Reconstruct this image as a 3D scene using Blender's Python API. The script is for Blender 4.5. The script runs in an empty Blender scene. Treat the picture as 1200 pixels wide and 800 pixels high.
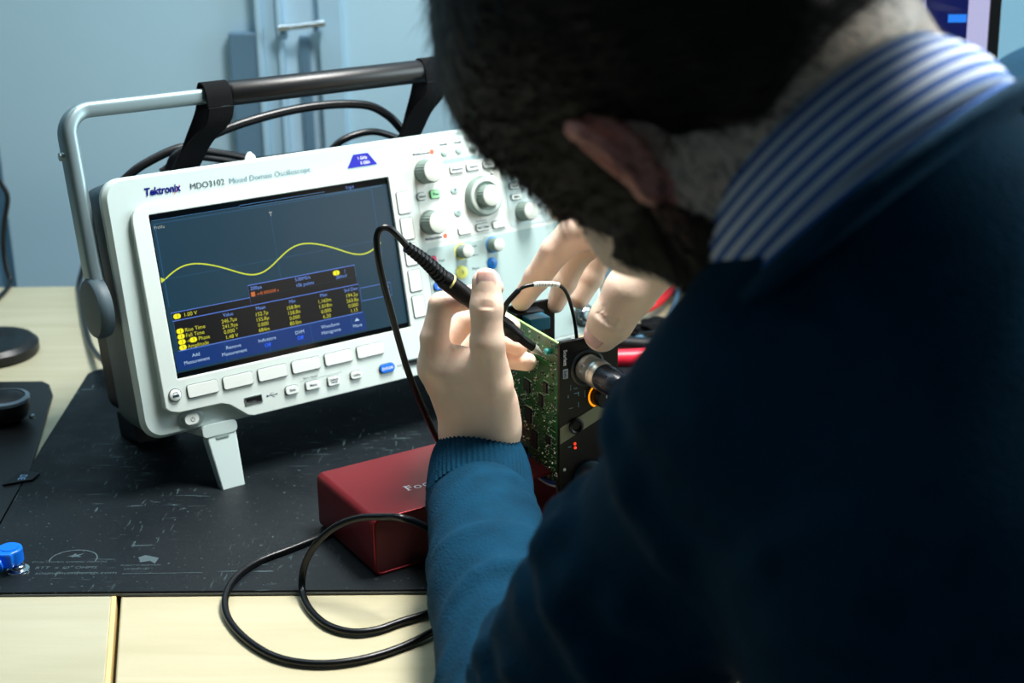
import bpy, bmesh, math, random
import numpy as np
from mathutils import Vector, Matrix, Euler

# ------------------------------------------------------------------ camera, world, lights, exposure
SC = bpy.context.scene
COL = SC.collection
MM = 0.001
CAM_H, PITCH, ROLL, FPX = 459.6, 0.34092, -0.010765, 1702.65      # millimetres, radians, pixels at 1200 wide

def basis():
    f = np.array([0, math.cos(PITCH), -math.sin(PITCH)]); r = np.array([1., 0, 0]); u = np.cross(r, f)
    c, s = math.cos(ROLL), math.sin(ROLL)
    return c*r + s*u, -s*r + c*u, f
CR, CU, CF = basis()
cam = bpy.data.cameras.new('camera'); camo = bpy.data.objects.new('camera', cam); COL.objects.link(camo)
cam.sensor_width = 36; cam.lens = FPX/1200*36; cam.clip_start = 0.02; cam.clip_end = 50
m = Matrix(((CR[0], CU[0], -CF[0], 0), (CR[1], CU[1], -CF[1], 0), (CR[2], CU[2], -CF[2], CAM_H*MM), (0, 0, 0, 1)))
camo.matrix_world = m
cam.dof.use_dof = True; cam.dof.focus_distance = 0.955; cam.dof.aperture_fstop = 8.0
SC.camera = camo
SC.view_settings.view_transform = 'Standard'; SC.view_settings.look = 'None'
SC.view_settings.gamma = 1; SC.view_settings.use_curve_mapping = False
SC.view_settings.exposure = 0.16

w = bpy.data.worlds.new('World'); SC.world = w; w.use_nodes = True
w.node_tree.nodes['Background'].inputs[0].default_value = (0.40, 0.62, 0.74, 1)
w.node_tree.nodes['Background'].inputs[1].default_value = 0.085

def area(name, loc, target, sx, sy, power, color):
    l = bpy.data.lights.new(name, 'AREA'); l.shape = 'RECTANGLE'; l.size = sx; l.size_y = sy
    l.energy = power; l.color = color
    o = bpy.data.objects.new(name, l); COL.objects.link(o)
    o.location = loc
    d = Vector(target) - Vector(loc)
    o.rotation_euler = d.to_track_quat('-Z', 'Y').to_euler()
    return o
lamp = area('desk_lamp_light', (0.20, 1.04, 1.05), (-0.02, 0.84, 0.1), 0.42, 0.26, 14.5, (1.0, 0.98, 0.95)); lamp.data.spread = math.radians(140)
area('added_wall_fill', (-0.3, 1.35, 1.75), (-0.3, 1.76, 0.85), 2.4, 0.3, 19, (0.80, 0.95, 1.0))  # added unseen fill that brightens the wall, aimed away from the man
area('window_light', (2.3, 1.1, 0.9), (0.0, 0.95, 0.15), 1.5, 1.2, 52, (0.82, 0.97, 1.0))

# ------------------------------------------------------------------ helpers
def at(px, py, Y):
    """the point seen at pixel (px, py) whose distance in front of the desk's near side is Y (mm)"""
    d = CR*(px-600)/FPX - CU*(py-400)/FPX + CF
    k = Y/d[1]
    return np.array([0, 0, CAM_H]) + d*k
def dk(px, py, z=0.0):
    d = CR*(px-600)/FPX - CU*(py-400)/FPX + CF
    k = (z-CAM_H)/d[2]
    return np.array([0, 0, CAM_H]) + d*k
def mmpx(P):
    """millimetres covered by one pixel at point P"""
    return float(np.dot(np.array(P)-np.array([0, 0, CAM_H]), CF))/FPX

def s2l(c):
    return tuple(((x/12.92) if x <= 0.04045 else ((x+0.055)/1.055)**2.4) for x in c)
MATS = {}
def mat(name, rgb, rough=0.5, metal=0.0, noise=None, bump=None, spec=0.5, emit=None, emit_s=1.0, coat=0.0, sss=0.0, sheen=0.0, trans=0.0, ior=1.45):
    """rgb is sRGB 0..1; noise=(scale, amount) varies colour, bump=(scale, strength)"""
    if name in MATS: return MATS[name]
    m = bpy.data.materials.new(name); m.use_nodes = True; nt = m.node_tree; b = nt.nodes['Principled BSDF']
    c = s2l(rgb)
    b.inputs['Base Color'].default_value = (*c, 1); b.inputs['Roughness'].default_value = rough
    b.inputs['Metallic'].default_value = metal; b.inputs['Specular IOR Level'].default_value = spec
    b.inputs['Coat Weight'].default_value = coat; b.inputs['IOR'].default_value = ior
    b.inputs['Transmission Weight'].default_value = trans
    if sheen: b.inputs['Sheen Weight'].default_value = sheen; b.inputs['Sheen Roughness'].default_value = 0.4
    if sss:
        b.inputs['Subsurface Weight'].default_value = sss; b.inputs['Subsurface Radius'].default_value = (0.009, 0.003, 0.0015); b.inputs['Subsurface Scale'].default_value = 0.6
    if emit is not None:
        b.inputs['Emission Color'].default_value = (*s2l(emit), 1); b.inputs['Emission Strength'].default_value = emit_s
    if noise or bump:
        tc = nt.nodes.new('ShaderNodeTexCoord')
    if noise:
        n = nt.nodes.new('ShaderNodeTexNoise'); n.inputs['Scale'].default_value = noise[0]; n.inputs['Detail'].default_value = 5
        nt.links.new(tc.outputs['Object'], n.inputs['Vector'])
        r = nt.nodes.new('ShaderNodeValToRGB'); a = noise[1]
        r.color_ramp.elements[0].position = 0.3; r.color_ramp.elements[1].position = 0.7
        r.color_ramp.elements[0].color = (*[max(0, x*(1-a)) for x in c], 1); r.color_ramp.elements[1].color = (*[min(1, x*(1+a)) for x in c], 1)
        nt.links.new(n.outputs['Fac'], r.inputs['Fac']); nt.links.new(r.outputs['Color'], b.inputs['Base Color'])
    if bump:
        n2 = nt.nodes.new('ShaderNodeTexNoise'); n2.inputs['Scale'].default_value = bump[0]; n2.inputs['Detail'].default_value = 3
        nt.links.new(tc.outputs['Object'], n2.inputs['Vector'])
        bp = nt.nodes.new('ShaderNodeBump'); bp.inputs['Strength'].default_value = bump[1]; bp.inputs['Distance'].default_value = 0.001
        nt.links.new(n2.outputs['Fac'], bp.inputs['Height']); nt.links.new(bp.outputs['Normal'], b.inputs['Normal'])
    MATS[name] = m
    return m

def tag(o, label=None, cat=None, group=None, kind=None):
    if label: o['label'] = label
    if cat: o['category'] = cat
    if group: o['group'] = group
    if kind: o['kind'] = kind
    return o
def empty(name, loc=(0, 0, 0), mtx=None, parent=None):
    o = bpy.data.objects.new(name, None); COL.objects.link(o); o.empty_display_size = 0.01
    if mtx is not None: o.matrix_world = mtx
    else: o.location = Vector(loc)*MM
    if parent: o.parent = parent
    return o

class G:
    """collects geometry in millimetres; build() links it as ONE mesh object"""
    def __init__(s): s.v = []; s.f = []; s.mi = []; s.cur = 0
    def add(s, vs, fs, M=None):
        o = len(s.v)
        if M is not None: vs = [tuple(M @ Vector(p)) for p in vs]
        s.v += [tuple(p) for p in vs]; s.f += [tuple(i+o for i in f) for f in fs]; s.mi += [s.cur]*len(fs)
        return s
    def box(s, x0, x1, y0, y1, z0, z1, M=None):
        vs = [(x, y, z) for z in (z0, z1) for y in (y0, y1) for x in (x0, x1)]
        fs = [(0, 2, 3, 1), (4, 5, 7, 6), (0, 1, 5, 4), (2, 6, 7, 3), (0, 4, 6, 2), (1, 3, 7, 5)]
        return s.add(vs, fs, M)
    def lathe(s, prof, n=32, M=None, cap=True, a0=0, a1=2*math.pi):
        """prof: (radius, height) pairs about local Z"""
        vs = []; fs = []; full = abs(a1-a0-2*math.pi) < 1e-6; k = n if full else n+1
        for r, h in prof:
            for i in range(k):
                a = a0+(a1-a0)*i/n; vs.append((r*math.cos(a), r*math.sin(a), h))
        for j in range(len(prof)-1):
            for i in range(n):
                b = (i+1) % k
                fs.append((j*k+i, j*k+b, (j+1)*k+b, (j+1)*k+i))
        if cap and full:
            fs.append(tuple(range(n-1, -1, -1))); fs.append(tuple((len(prof)-1)*k+i for i in range(n)))
        return s.add(vs, fs, M)
    def prism(s, pts, h0, h1, holes=(), M=None, M2=None):
        """2-D outline (x, z) extruded along y from h0 (front) to h1 (back)"""
        bm = bmesh.new()
        def ring(ps):
            vv = [bm.verts.new((p[0], h0, p[1])) for p in ps]
            return [bm.edges.new((vv[i], vv[(i+1) % len(vv)])) for i in range(len(vv))]
        ed = ring(pts)
        for h in holes: ed += ring(h)
        bmesh.ops.triangle_fill(bm, use_beauty=True, use_dissolve=False, edges=ed)
        bmesh.ops.recalc_face_normals(bm, faces=bm.faces)
        fr = list(bm.faces)
        r = bmesh.ops.extrude_face_region(bm, geom=fr)
        bmesh.ops.translate(bm, vec=(0, h1-h0, 0), verts=[g for g in r['geom'] if isinstance(g, bmesh.types.BMVert)])
        bmesh.ops.recalc_face_normals(bm, faces=bm.faces)
        bm.verts.index_update()
        vs = [tuple(v.co) for v in bm.verts]; fs = [tuple(v.index for v in f.verts) for f in bm.faces]; bm.free()
        return s.add(vs, fs, M)
    def sweep(s, path, sec, M=None, cap=True, radii=None, up=None):
        """sweep 2-D section (list of (a, b)) along a list of points"""
        P = [Vector(p) for p in path]; n = len(P); k = len(sec); vs = []; fs = []
        T = [(P[min(i+1, n-1)]-P[max(i-1, 0)]).normalized() for i in range(n)]
        N = Vector(up) if up is not None else (Vector((0, 0, 1)) if abs(T[0].z) < 0.9 else Vector((1, 0, 0)))
        for i in range(n):
            N = Vector(up) if up is not None else N
            A = (N - T[i]*N.dot(T[i])).normalized(); B = T[i].cross(A); N = A
            q = 1 if radii is None else radii[i]
            for a, b in sec: vs.append(tuple(P[i]+A*a*q+B*b*q))
        for i in range(n-1):
            for j in range(k):
                j2 = (j+1) % k; fs.append((i*k+j, i*k+j2, (i+1)*k+j2, (i+1)*k+j))
        if cap: fs.append(tuple(range(k-1, -1, -1))); fs.append(tuple((n-1)*k+j for j in range(k)))
        return s.add(vs, fs, M)
    def tube(s, path, r, n=10, M=None, radii=None):
        return s.sweep(path, [(r*math.cos(2*math.pi*i/n), r*math.sin(2*math.pi*i/n)) for i in range(n)], M, True, radii)
    def build(s, name, mats, parent=None, smooth=True, bevel=0, seg=2, angle=40, label=None):
        me = bpy.data.meshes.new(name)
        me.from_pydata([(a*MM, b*MM, c*MM) for a, b, c in s.v], [], s.f)
        if not isinstance(mats, (list, tuple)): mats = [mats]
        for q in mats: me.materials.append(q)
        if len(mats) > 1: me.polygons.foreach_set('material_index', s.mi)
        if smooth:
            me.polygons.foreach_set('use_smooth', [True]*len(me.polygons))
            me.set_sharp_from_angle(angle=math.radians(angle))
        me.update()
        o = bpy.data.objects.new(name, me); COL.objects.link(o)
        if parent: o.parent = parent
        if bevel:
            b = o.modifiers.new('bevel', 'BEVEL'); b.width = bevel*MM; b.segments = seg; b.limit_method = 'ANGLE'; b.angle_limit = math.radians(38); b.harden_normals = False
        if label: o['label'] = label
        return o

def rrect(x0, x1, z0, z1, r, n=6):
    pts = []
    for cx, cz, a0 in ((x1-r, z1-r, 0), (x0+r, z1-r, 90), (x0+r, z0+r, 180), (x1-r, z0+r, 270)):
        for i in range(n+1):
            a = math.radians(a0+90*i/n); pts.append((cx+r*math.cos(a), cz+r*math.sin(a)))
    return pts
def circ(cx, cz, r, n=32): return [(cx+r*math.cos(2*math.pi*i/n), cz+r*math.sin(2*math.pi*i/n)) for i in range(n)]
def catmull(P, n=8):
    P = [np.array(p, float) for p in P]; Q = [2*P[0]-P[1]]+P+[2*P[-1]-P[-2]]; out = []
    for i in range(1, len(Q)-2):
        for k in range(n):
            t = k/n
            out.append(0.5*((2*Q[i])+(-Q[i-1]+Q[i+1])*t+(2*Q[i-1]-5*Q[i]+4*Q[i+1]-Q[i+2])*t*t+(-Q[i-1]+3*Q[i]-3*Q[i+1]+Q[i+2])*t**3))
    out.append(P[-1]); return [tuple(p) for p in out]

_tc = {}
def text_geo(s, bold=0.0):
    if (s, bold) in _tc: return _tc[(s, bold)]
    cu = bpy.data.curves.new('t', 'FONT'); cu.body = s; cu.size = 1; cu.align_x = 'LEFT'; cu.offset = bold; cu.resolution_u = 3
    o = bpy.data.objects.new('t', cu); COL.objects.link(o)
    dg = bpy.context.evaluated_depsgraph_get(); dg.update()
    me = bpy.data.meshes.new_from_object(o.evaluated_get(dg))
    vs = [(v.co.x, v.co.y) for v in me.vertices]; fs = [tuple(p.vertices) for p in me.polygons]
    bpy.data.objects.remove(o); bpy.data.meshes.remove(me); bpy.data.curves.remove(cu)
    _tc[(s, bold)] = (vs, fs); return vs, fs
def put_text(g, s, x, z, size, y=-0.15, M=None, align='L', bold=0.0, sx=1.0, slant=0.0, plane='xz', rot=0.0):
    """flat lettering in the local x-z plane (front face looks to -y), or the x-y plane"""
    vs, fs = text_geo(s, bold)
    if not vs: return
    W = max(v[0] for v in vs); off = {'L': 0, 'C': -W/2, 'R': -W}[align]
    out = []; cr, sr = math.cos(rot), math.sin(rot)
    for a, b in vs:
        p = ((a+off)*size*sx+b*size*slant, b*size); p = (p[0]*cr-p[1]*sr, p[0]*sr+p[1]*cr)
        out.append((x+p[0], y, z+p[1]) if plane == 'xz' else (x+p[0], z+p[1], y))
    g.add(out, fs, M)
def strip(g, pts, wd, y=-0.15, closed=False):
    """flat line of width wd in the x-z plane"""
    P = [Vector((a, b)) for a, b in pts]; n = len(P); vs = []; fs = []
    for i in range(n):
        a = P[(i-1) % n] if (closed or i) else P[i]; b = P[(i+1) % n] if (closed or i < n-1) else P[i]
        d = (b-a).normalized(); q = Vector((-d.y, d.x))*wd/2
        vs += [(P[i].x+q.x, y, P[i].y+q.y), (P[i].x-q.x, y, P[i].y-q.y)]
    for i in range(n if closed else n-1):
        j = (i+1) % n; fs.append((2*i, 2*i+1, 2*j+1, 2*j))
    g.add(vs, fs)

def wood_mat(name, base, seed):
    m = bpy.data.materials.new(name); m.use_nodes = True; nt = m.node_tree; b = nt.nodes['Principled BSDF']
    tc = nt.nodes.new('ShaderNodeTexCoord'); mp = nt.nodes.new('ShaderNodeMapping')
    mp.inputs['Scale'].default_value = (1.6, 18, 8); mp.inputs['Location'].default_value = (seed, seed*2, 0)
    n = nt.nodes.new('ShaderNodeTexNoise'); n.inputs['Scale'].default_value = 3.0; n.inputs['Detail'].default_value = 8; n.inputs['Distortion'].default_value = 0.6
    n2 = nt.nodes.new('ShaderNodeTexNoise'); n2.inputs['Scale'].default_value = 260; n2.inputs['Detail'].default_value = 3
    r = nt.nodes.new('ShaderNodeValToRGB')
    c = s2l(base); r.color_ramp.elements[0].position = 0.3; r.color_ramp.elements[1].position = 0.72
    r.color_ramp.elements[0].color = (c[0]*0.84, c[1]*0.83, c[2]*0.77, 1); r.color_ramp.elements[1].color = (*c, 1)
    mx = nt.nodes.new('ShaderNodeMix'); mx.data_type = 'RGBA'; mx.blend_type = 'MULTIPLY'; mx.inputs[0].default_value = 0.16
    nt.links.new(tc.outputs['Object'], mp.inputs['Vector']); nt.links.new(mp.outputs['Vector'], n.inputs['Vector']); nt.links.new(mp.outputs['Vector'], n2.inputs['Vector'])
    nt.links.new(n.outputs['Fac'], r.inputs['Fac']); nt.links.new(r.outputs['Color'], mx.inputs[6]); nt.links.new(n2.outputs['Fac'], mx.inputs[7])
    nt.links.new(mx.outputs[2], b.inputs['Base Color']); b.inputs['Roughness'].default_value = 0.42
    return m

# ------------------------------------------------------------------ materials
M_wall = mat('wall_paint', (0.58, 0.77, 0.88), 0.32, spec=0.35, noise=(1.5, 0.05))
M_steel = mat('grey_cabinet', (0.60, 0.74, 0.82), 0.35, noise=(2, 0.05))
M_chrome = mat('chrome', (0.85, 0.88, 0.9), 0.15, 1.0)
M_alu = mat('satin_aluminium', (0.72, 0.78, 0.78), 0.35, 1.0, bump=(900, 0.05))
M_black = mat('black_plastic', (0.03, 0.04, 0.05), 0.42, spec=0.35, noise=(30, 0.1))
M_rubber = mat('black_rubber', (0.05, 0.055, 0.06), 0.38, bump=(400, 0.05))
M_fabric = mat('black_webbing', (0.025, 0.03, 0.04), 0.9, spec=0.2, bump=(1500, 0.6))
M_cable = mat('black_cable', (0.03, 0.04, 0.05), 0.3, spec=0.4)
M_white = mat('white_plastic', (0.88, 0.90, 0.88), 0.45, bump=(900, 0.03))
M_ivory = mat('scope_face_plastic', (0.80, 0.85, 0.83), 0.48, bump=(1200, 0.03))
M_shell = mat('scope_shell_plastic', (0.72, 0.79, 0.78), 0.5, bump=(1200, 0.04))
M_dkshell = mat('scope_rear_plastic', (0.22, 0.29, 0.32), 0.55, bump=(800, 0.06))
M_lower = mat('scope_lower_panel', (0.66, 0.75, 0.74), 0.5)
M_knob = mat('knob_cap', (0.83, 0.86, 0.82), 0.5)
M_knobside = mat('knob_grip', (0.50, 0.57, 0.54), 0.6)
M_ink = mat('dark_print', (0.13, 0.21, 0.28), 0.9, spec=0.1)
M_inkpale = mat('pale_print', (0.42, 0.55, 0.60), 0.9, spec=0.1)
M_inkblue = mat('blue_print', (0.01, 0.04, 0.42), 0.9, spec=0.1)
M_whiteprint = mat('white_print', (0.86, 0.88, 0.9), 0.6)
# ------------------------------------------------------------------ structure
g = G(); g.box(-2200, 2400, 1760, 1800, -800, 1900); tag(g.build('wall_back', M_wall), kind='structure')
g = G(); g.box(-2200, 2400, -900, 1760, -840, -800); tag(g.build('floor', mat('grey_floor', (0.42, 0.46, 0.48), 0.5, noise=(6, 0.1))), kind='structure')

# ------------------------------------------------------------------ desk: two tops butted together
M_woodA = wood_mat('birch_top', (0.72, 0.71, 0.61), 1.3); M_woodB = wood_mat('birch_top_right', (0.77, 0.74, 0.62), 7.1)
M_edge = mat('desk_edge_band', (0.86, 0.76, 0.52), 0.45, noise=(9, 0.08))
def seam(y, off=0):      # x of the joint at depth y
    return -252.3 + (815-y)*(-231.5+252.3)/(814.7-718.9) + off
t = empty('desk', (-600, 1000, 0)); tag(t, 'pale birch desk top on the left, running back to the grey wall', 'desk')
g = G(); o = (-600, 1000)
ys = (560, 1489)
pts = [(-1200-o[0], 560-o[1]), (seam(560, -3)-o[0], 560-o[1]), (seam(1489, -3)-o[0], 1489-o[1]), (-1200-o[0], 1479-o[1])]
vs = [(a, b, z) for z in (-28, 0) for a, b in pts]; g.add(vs, [(3, 2, 1, 0), (4, 5, 6, 7), (0, 1, 5, 4), (1, 2, 6, 5), (2, 3, 7, 6), (3, 0, 4, 7)])
g.build('desk_top', M_woodA, t, bevel=1.5)
g = G(); e = [(seam(560, -4)-o[0], 560-o[1]), (seam(560, -0.6)-o[0], 560-o[1]), (seam(1489, -0.6)-o[0], 1489-o[1]), (seam(1489, -4)-o[0], 1489-o[1])]
g.add([(a, b, z) for z in (-28, 0.15) for a, b in e], [(3, 2, 1, 0), (4, 5, 6, 7), (0, 1, 5, 4), (1, 2, 6, 5), (2, 3, 7, 6), (3, 0, 4, 7)])
g.build('edge_band', M_edge, t, bevel=0.8)
for x in (-560, 240):
    for y in (-400, 440):
        G().box(x-25, x+25, y-25, y+25, -800, -28).build('leg', M_steel, t)
t = empty('desk', (500, 1000, 0)); tag(t, 'pale birch desk top on the right carrying the black mat and the red case', 'desk')
o = (500, 1000); g = G()
pts = [(seam(560, 2.2)-o[0], 560-o[1]), (1500-o[0], 560-o[1]), (1500-o[0], 1520-o[1]), (seam(1489, 2.2)-o[0], 1489-o[1])]
g.add([(a, b, z) for z in (-29, -0.6) for a, b in pts], [(3, 2, 1, 0), (4, 5, 6, 7), (0, 1, 5, 4), (1, 2, 6, 5), (2, 3, 7, 6), (3, 0, 4, 7)])
g.build('desk_top', M_woodB, t, bevel=1.2)
for x in (-560, 900):
    for y in (-400, 440):
        G().box(x-25, x+25, y-25, y+25, -800, -29).build('leg', M_steel, t)

# ------------------------------------------------------------------ black bench mat with faded print
def mat_black():
    m = bpy.data.materials.new('scratched_black_mat'); m.use_nodes = True; nt = m.node_tree; b = nt.nodes['Principled BSDF']
    tc = nt.nodes.new('ShaderNodeTexCoord')
    def noise(sc, det, vec=None, stretch=None, rot=0):
        mp = nt.nodes.new('ShaderNodeMapping'); mp.inputs['Scale'].default_value = stretch or (1, 1, 1); mp.inputs['Rotation'].default_value = (0, 0, rot)
        n = nt.nodes.new('ShaderNodeTexNoise'); n.inputs['Scale'].default_value = sc; n.inputs['Detail'].default_value = det
        nt.links.new(tc.outputs['Object'], mp.inputs['Vector']); nt.links.new(mp.outputs['Vector'], n.inputs['Vector']); return n
    def ramp(src, p0, p1, c0, c1):
        r = nt.nodes.new('ShaderNodeValToRGB'); r.color_ramp.elements[0].position = p0; r.color_ramp.elements[1].position = p1
        r.color_ramp.elements[0].color = (*c0, 1); r.color_ramp.elements[1].color = (*c1, 1); nt.links.new(src, r.inputs['Fac']); return r
    base = ramp(noise(5, 6).outputs['Fac'], 0.3, 0.7, s2l((0.035, 0.065, 0.08)), s2l((0.07, 0.105, 0.125)))
    a = ramp(noise(420, 2, stretch=(0.10, 1, 1), rot=0.5).outputs['Fac'], 0.66, 0.72, (0, 0, 0), (1, 1, 1))
    c = ramp(noise(380, 2, stretch=(1, 0.13, 1), rot=-0.4).outputs['Fac'], 0.66, 0.72, (0, 0, 0), (1, 1, 1))
    d = ramp(noise(330, 1).outputs['Fac'], 0.70, 0.76, (0, 0, 0), (1, 1, 1))
    patch = ramp(noise(9, 2).outputs['Fac'], 0.45, 0.65, (0, 0, 0), (0.6, 0.6, 0.6))
    mx = nt.nodes.new('ShaderNodeMix'); mx.data_type = 'RGBA'; mx.blend_type = 'ADD'; mx.inputs[0].default_value = 1
    nt.links.new(a.outputs['Color'], mx.inputs[6]); nt.links.new(c.outputs['Color'], mx.inputs[7])
    m2 = nt.nodes.new('ShaderNodeMix'); m2.data_type = 'RGBA'; m2.blend_type = 'MULTIPLY'; m2.inputs[0].default_value = 1
    nt.links.new(mx.outputs[2], m2.inputs[6]); nt.links.new(patch.outputs['Color'], m2.inputs[7])
    m3 = nt.nodes.new('ShaderNodeMix'); m3.data_type = 'RGBA'; m3.blend_type = 'ADD'; m3.inputs[0].default_value = 0.35
    nt.links.new(m2.outputs[2], m3.inputs[6]); nt.links.new(d.outputs['Color'], m3.inputs[7])
    m4 = nt.nodes.new('ShaderNodeMix'); m4.data_type = 'RGBA'
    m4.inputs[7].default_value = (*s2l((0.40, 0.50, 0.52)), 1)
    nt.links.new(m3.outputs[2], m4.inputs[0]); nt.links.new(base.outputs['Color'], m4.inputs[6])
    nt.links.new(m4.outputs[2], b.inputs['Base Color'])
    rr = ramp(noise(40, 4).outputs['Fac'], 0.3, 0.7, (0.46,)*3, (0.6,)*3); b.inputs['Specular IOR Level'].default_value = 0.2; nt.links.new(rr.outputs['Color'], b.inputs['Roughness'])
    n = noise(1400, 2); bp = nt.nodes.new('ShaderNodeBump'); bp.inputs['Strength'].default_value = 0.25; bp.inputs['Distance'].default_value = 0.0005
    nt.links.new(n.outputs['Fac'], bp.inputs['Height']); nt.links.new(bp.outputs['Normal'], b.inputs['Normal'])
    return m
t = empty('bench_mat', (-30, 1025, 0)); tag(t, 'scratched black rubber bench mat lying under the oscilloscope and the red case', 'mat')
def quad_slab(g, pts, z0, z1): g.add([(a, b, z) for z in (z0, z1) for a, b in pts], [(3, 2, 1, 0), (4, 5, 6, 7), (0, 1, 5, 4), (1, 2, 6, 5), (2, 3, 7, 6), (3, 0, 4, 7)])
O = np.array([-30, 1025.]); corners = [(-420, 818), (430, 815), (430, 1215), (-379, 1232)]
# left edge runs from the near corner outside the frame to the far corner behind the instrument
mp = []
for i, (x, y) in enumerate([(-356, 820), (430, 815.5), (430, 1215), (-352, 1229), (-364, 1228), (-373, 1224), (-379, 1215), (-371, 1050), (-360, 905)]): mp.append((x-O[0], y-O[1]))
def poly_slab(g, pts, z0, z1):
    n = len(pts); g.add([(a, b, z) for z in (z0, z1) for a, b in pts], [tuple(range(n-1, -1, -1)), tuple(range(n, 2*n))]+[(i, (i+1) % n, n+(i+1) % n, n+i) for i in range(n)])
g = G(); poly_slab(g, [(x, y) for x, y in mp], 1.4, 3.0); g.build('rubber_sheet', mat_black(), t, bevel=0.4)
g = G(); poly_slab(g, [(x*1.0015, y*1.003) for x, y in mp], 0, 1.4); g.build('foam_backing', mat('grey_foam', (0.36, 0.38, 0.37), 0.8), t)
M_matprint = mat('worn_grey_print', (0.24, 0.31, 0.33), 0.7)
g = G()
def L(px, py): p = dk(px, py, 3.1); return p[0]-O[0], p[1]-O[1]
# worn print: arc and bird mark over three lines of address, and a small warning line to the right
x0, y0 = L(36, 659); 
for k, (s, py, sz) in enumerate((('STATIC CONTROL FLOORING  DISSIPATIVE', 659.5, 3.0), ('RTT  ≤ 10⁹ OHMS', 666.5, 4.6), ('soundnumbersp.com', 673, 5.2))):
    a = L(37 if k == 0 else 40, py); put_text(g, s, a[0], a[1], sz, y=3.12, plane='xy', sx=(0.85, 1.14, 1.22)[k], slant=0.15, rot=0.0)
arc = []
ca = L(86, 655)
for i in range(25):
    q = math.pi*(-0.08+1.16*i/24); arc.append((ca[0]+15.5*math.cos(q), ca[1]+13*math.sin(q)))
def hstrip(g, pts, wd, z):
    g2 = G(); strip(g2, pts, wd); g.add([(a, c, z) for a, b, c in g2.v], g2.f)
hstrip(g, arc, 0.9, 3.12)
bird = [(-7, 1), (-3, 3), (-1, 6), (1, 3.5), (7, 6), (3, 2), (6, 0), (0, 0.5), (-3, -1), (-2, 1)]
g.add([(ca[0]+a*0.75, ca[1]+b*0.9+3, 3.12) for a, b in bird], [tuple(range(len(bird)))])
g.build('faded_print', M_matprint, t, smooth=False, label='worn grey lettering and bird mark')
g = G(); a = L(141, 663); put_text(g, 'PRODUCT OF INNOVATION', a[0], a[1], 2.6, y=3.12, plane='xy', sx=0.78)
a = L(145, 667.5); put_text(g, 'LIT204-1187', a[0], a[1], 3.2, y=3.12, plane='xy', sx=1.0)
a = L(160, 657); g.add([(a[0]+x, a[1]+y, 3.12) for x, y in ((0, 5), (4, 8), (14, 4), (13, -4), (9, 0), (3, -2))], [(0, 1, 2, 3, 4, 5)])
a = L(143, 672); hstrip(g, [(a[0], a[1]), (a[0]+40, a[1]+0.3), (a[0]+52, a[1]+0.4)], 0.5, 3.12)
g.build('faded_print', M_matprint, t, smooth=False)

# ------------------------------------------------------------------ wall cabinet frame with bolt, behind the instrument
t = empty('metal_cabinet', (-220, 1720, 600)); tag(t, 'pale blue-grey metal cabinet with a chrome door bolt behind the oscilloscope', 'cabinet')
def wl(px, py, Y=1722): p = at(px, py, Y); return p[0]+220, p[2]-600
Mc = MATS['grey_cabinet']
g = G(); xa, xb, xc, xd = wl(311, 90)[0], wl(331, 90)[0], wl(381, 90)[0], wl(401, 90)[0]
zl, zh = -780, 700
g.box(xa-7, xa, -4, 38, zl, zh).box(xb-3, xb+3, -2, 38, zl, zh).box(xa, xb-3, 2, 38, zl, zh)
g.build('door_stile', Mc, t, bevel=1)
G().box(xb+3, xc-4, 10, 38, zl, zh).build('door_panel', mat('pale_cabinet_panel', (0.70, 0.84, 0.92), 0.18, noise=(2, 0.05)), t, bevel=1)
G().box(xc-4, xd+3, -3, 38, zl, zh).build('door_stile', Mc, t, bevel=1)
G().box(xd+3, xd+330, 6, 38, zl, zh).build('door', mat('pale_door_paint', (0.66, 0.80, 0.87), 0.25, noise=(2, 0.04)), t, bevel=1)
G().box(xa-330, xa-7, 14, 38, zl, zh).build('door', mat('pale_door_paint', (0.74, 0.86, 0.92), 0.25), t, bevel=1)
G().box(xa-40, xa-7, -2, 14, -780, wl(290, 38)[1]).build('cover_strip', mat('blue_grey_strip', (0.34, 0.47, 0.56), 0.4), t, bevel=2)
G().box(xb+22, xb+34, 2, 10, -780, wl(357, 42)[1]).build('cover_strip', mat('blue_grey_strip', (0.34, 0.47, 0.56), 0.4), t, bevel=2)
b0, b1 = wl(329, 31), wl(383, 25)
bo = G(); bo.tube([(b0[0], -16, b0[1]), (b0[0]+12, -16, b0[1]+0.8)], 4.2, 14); bo.tube([(b0[0]+12, -16, b0[1]+0.8), (b1[0]-9, -16, b1[1]-0.8)], 3.2, 14); bo.tube([(b1[0]-9, -16, b1[1]-0.8), (b1[0], -16, b1[1])], 4.2, 14)
bt = bo.build('door_bolt', M_chrome, t)
G().box(b0[0]+2, b0[0]+8, -16, 0, b0[1]-13, b0[1]-1).build('bracket', MATS['blue_grey_strip'], bt); G().box(b1[0]-14, b1[0]-9, -16, 0, b1[1]-10, b1[1]-1).build('bracket', MATS['blue_grey_strip'], bt)

# ------------------------------------------------------------------ monitor behind the man
mon = at(1000, 20, 1330)
ang = math.radians(-4)
Mm = Matrix.Translation(Vector((215, 1330, 380))*MM) @ Matrix.Rotation(ang, 4, 'Z') @ Matrix.Rotation(math.radians(-6), 4, 'X')
t = empty('monitor', mtx=Mm); tag(t, 'computer monitor with a black bezel showing a pale web page', 'monitor')
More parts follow.
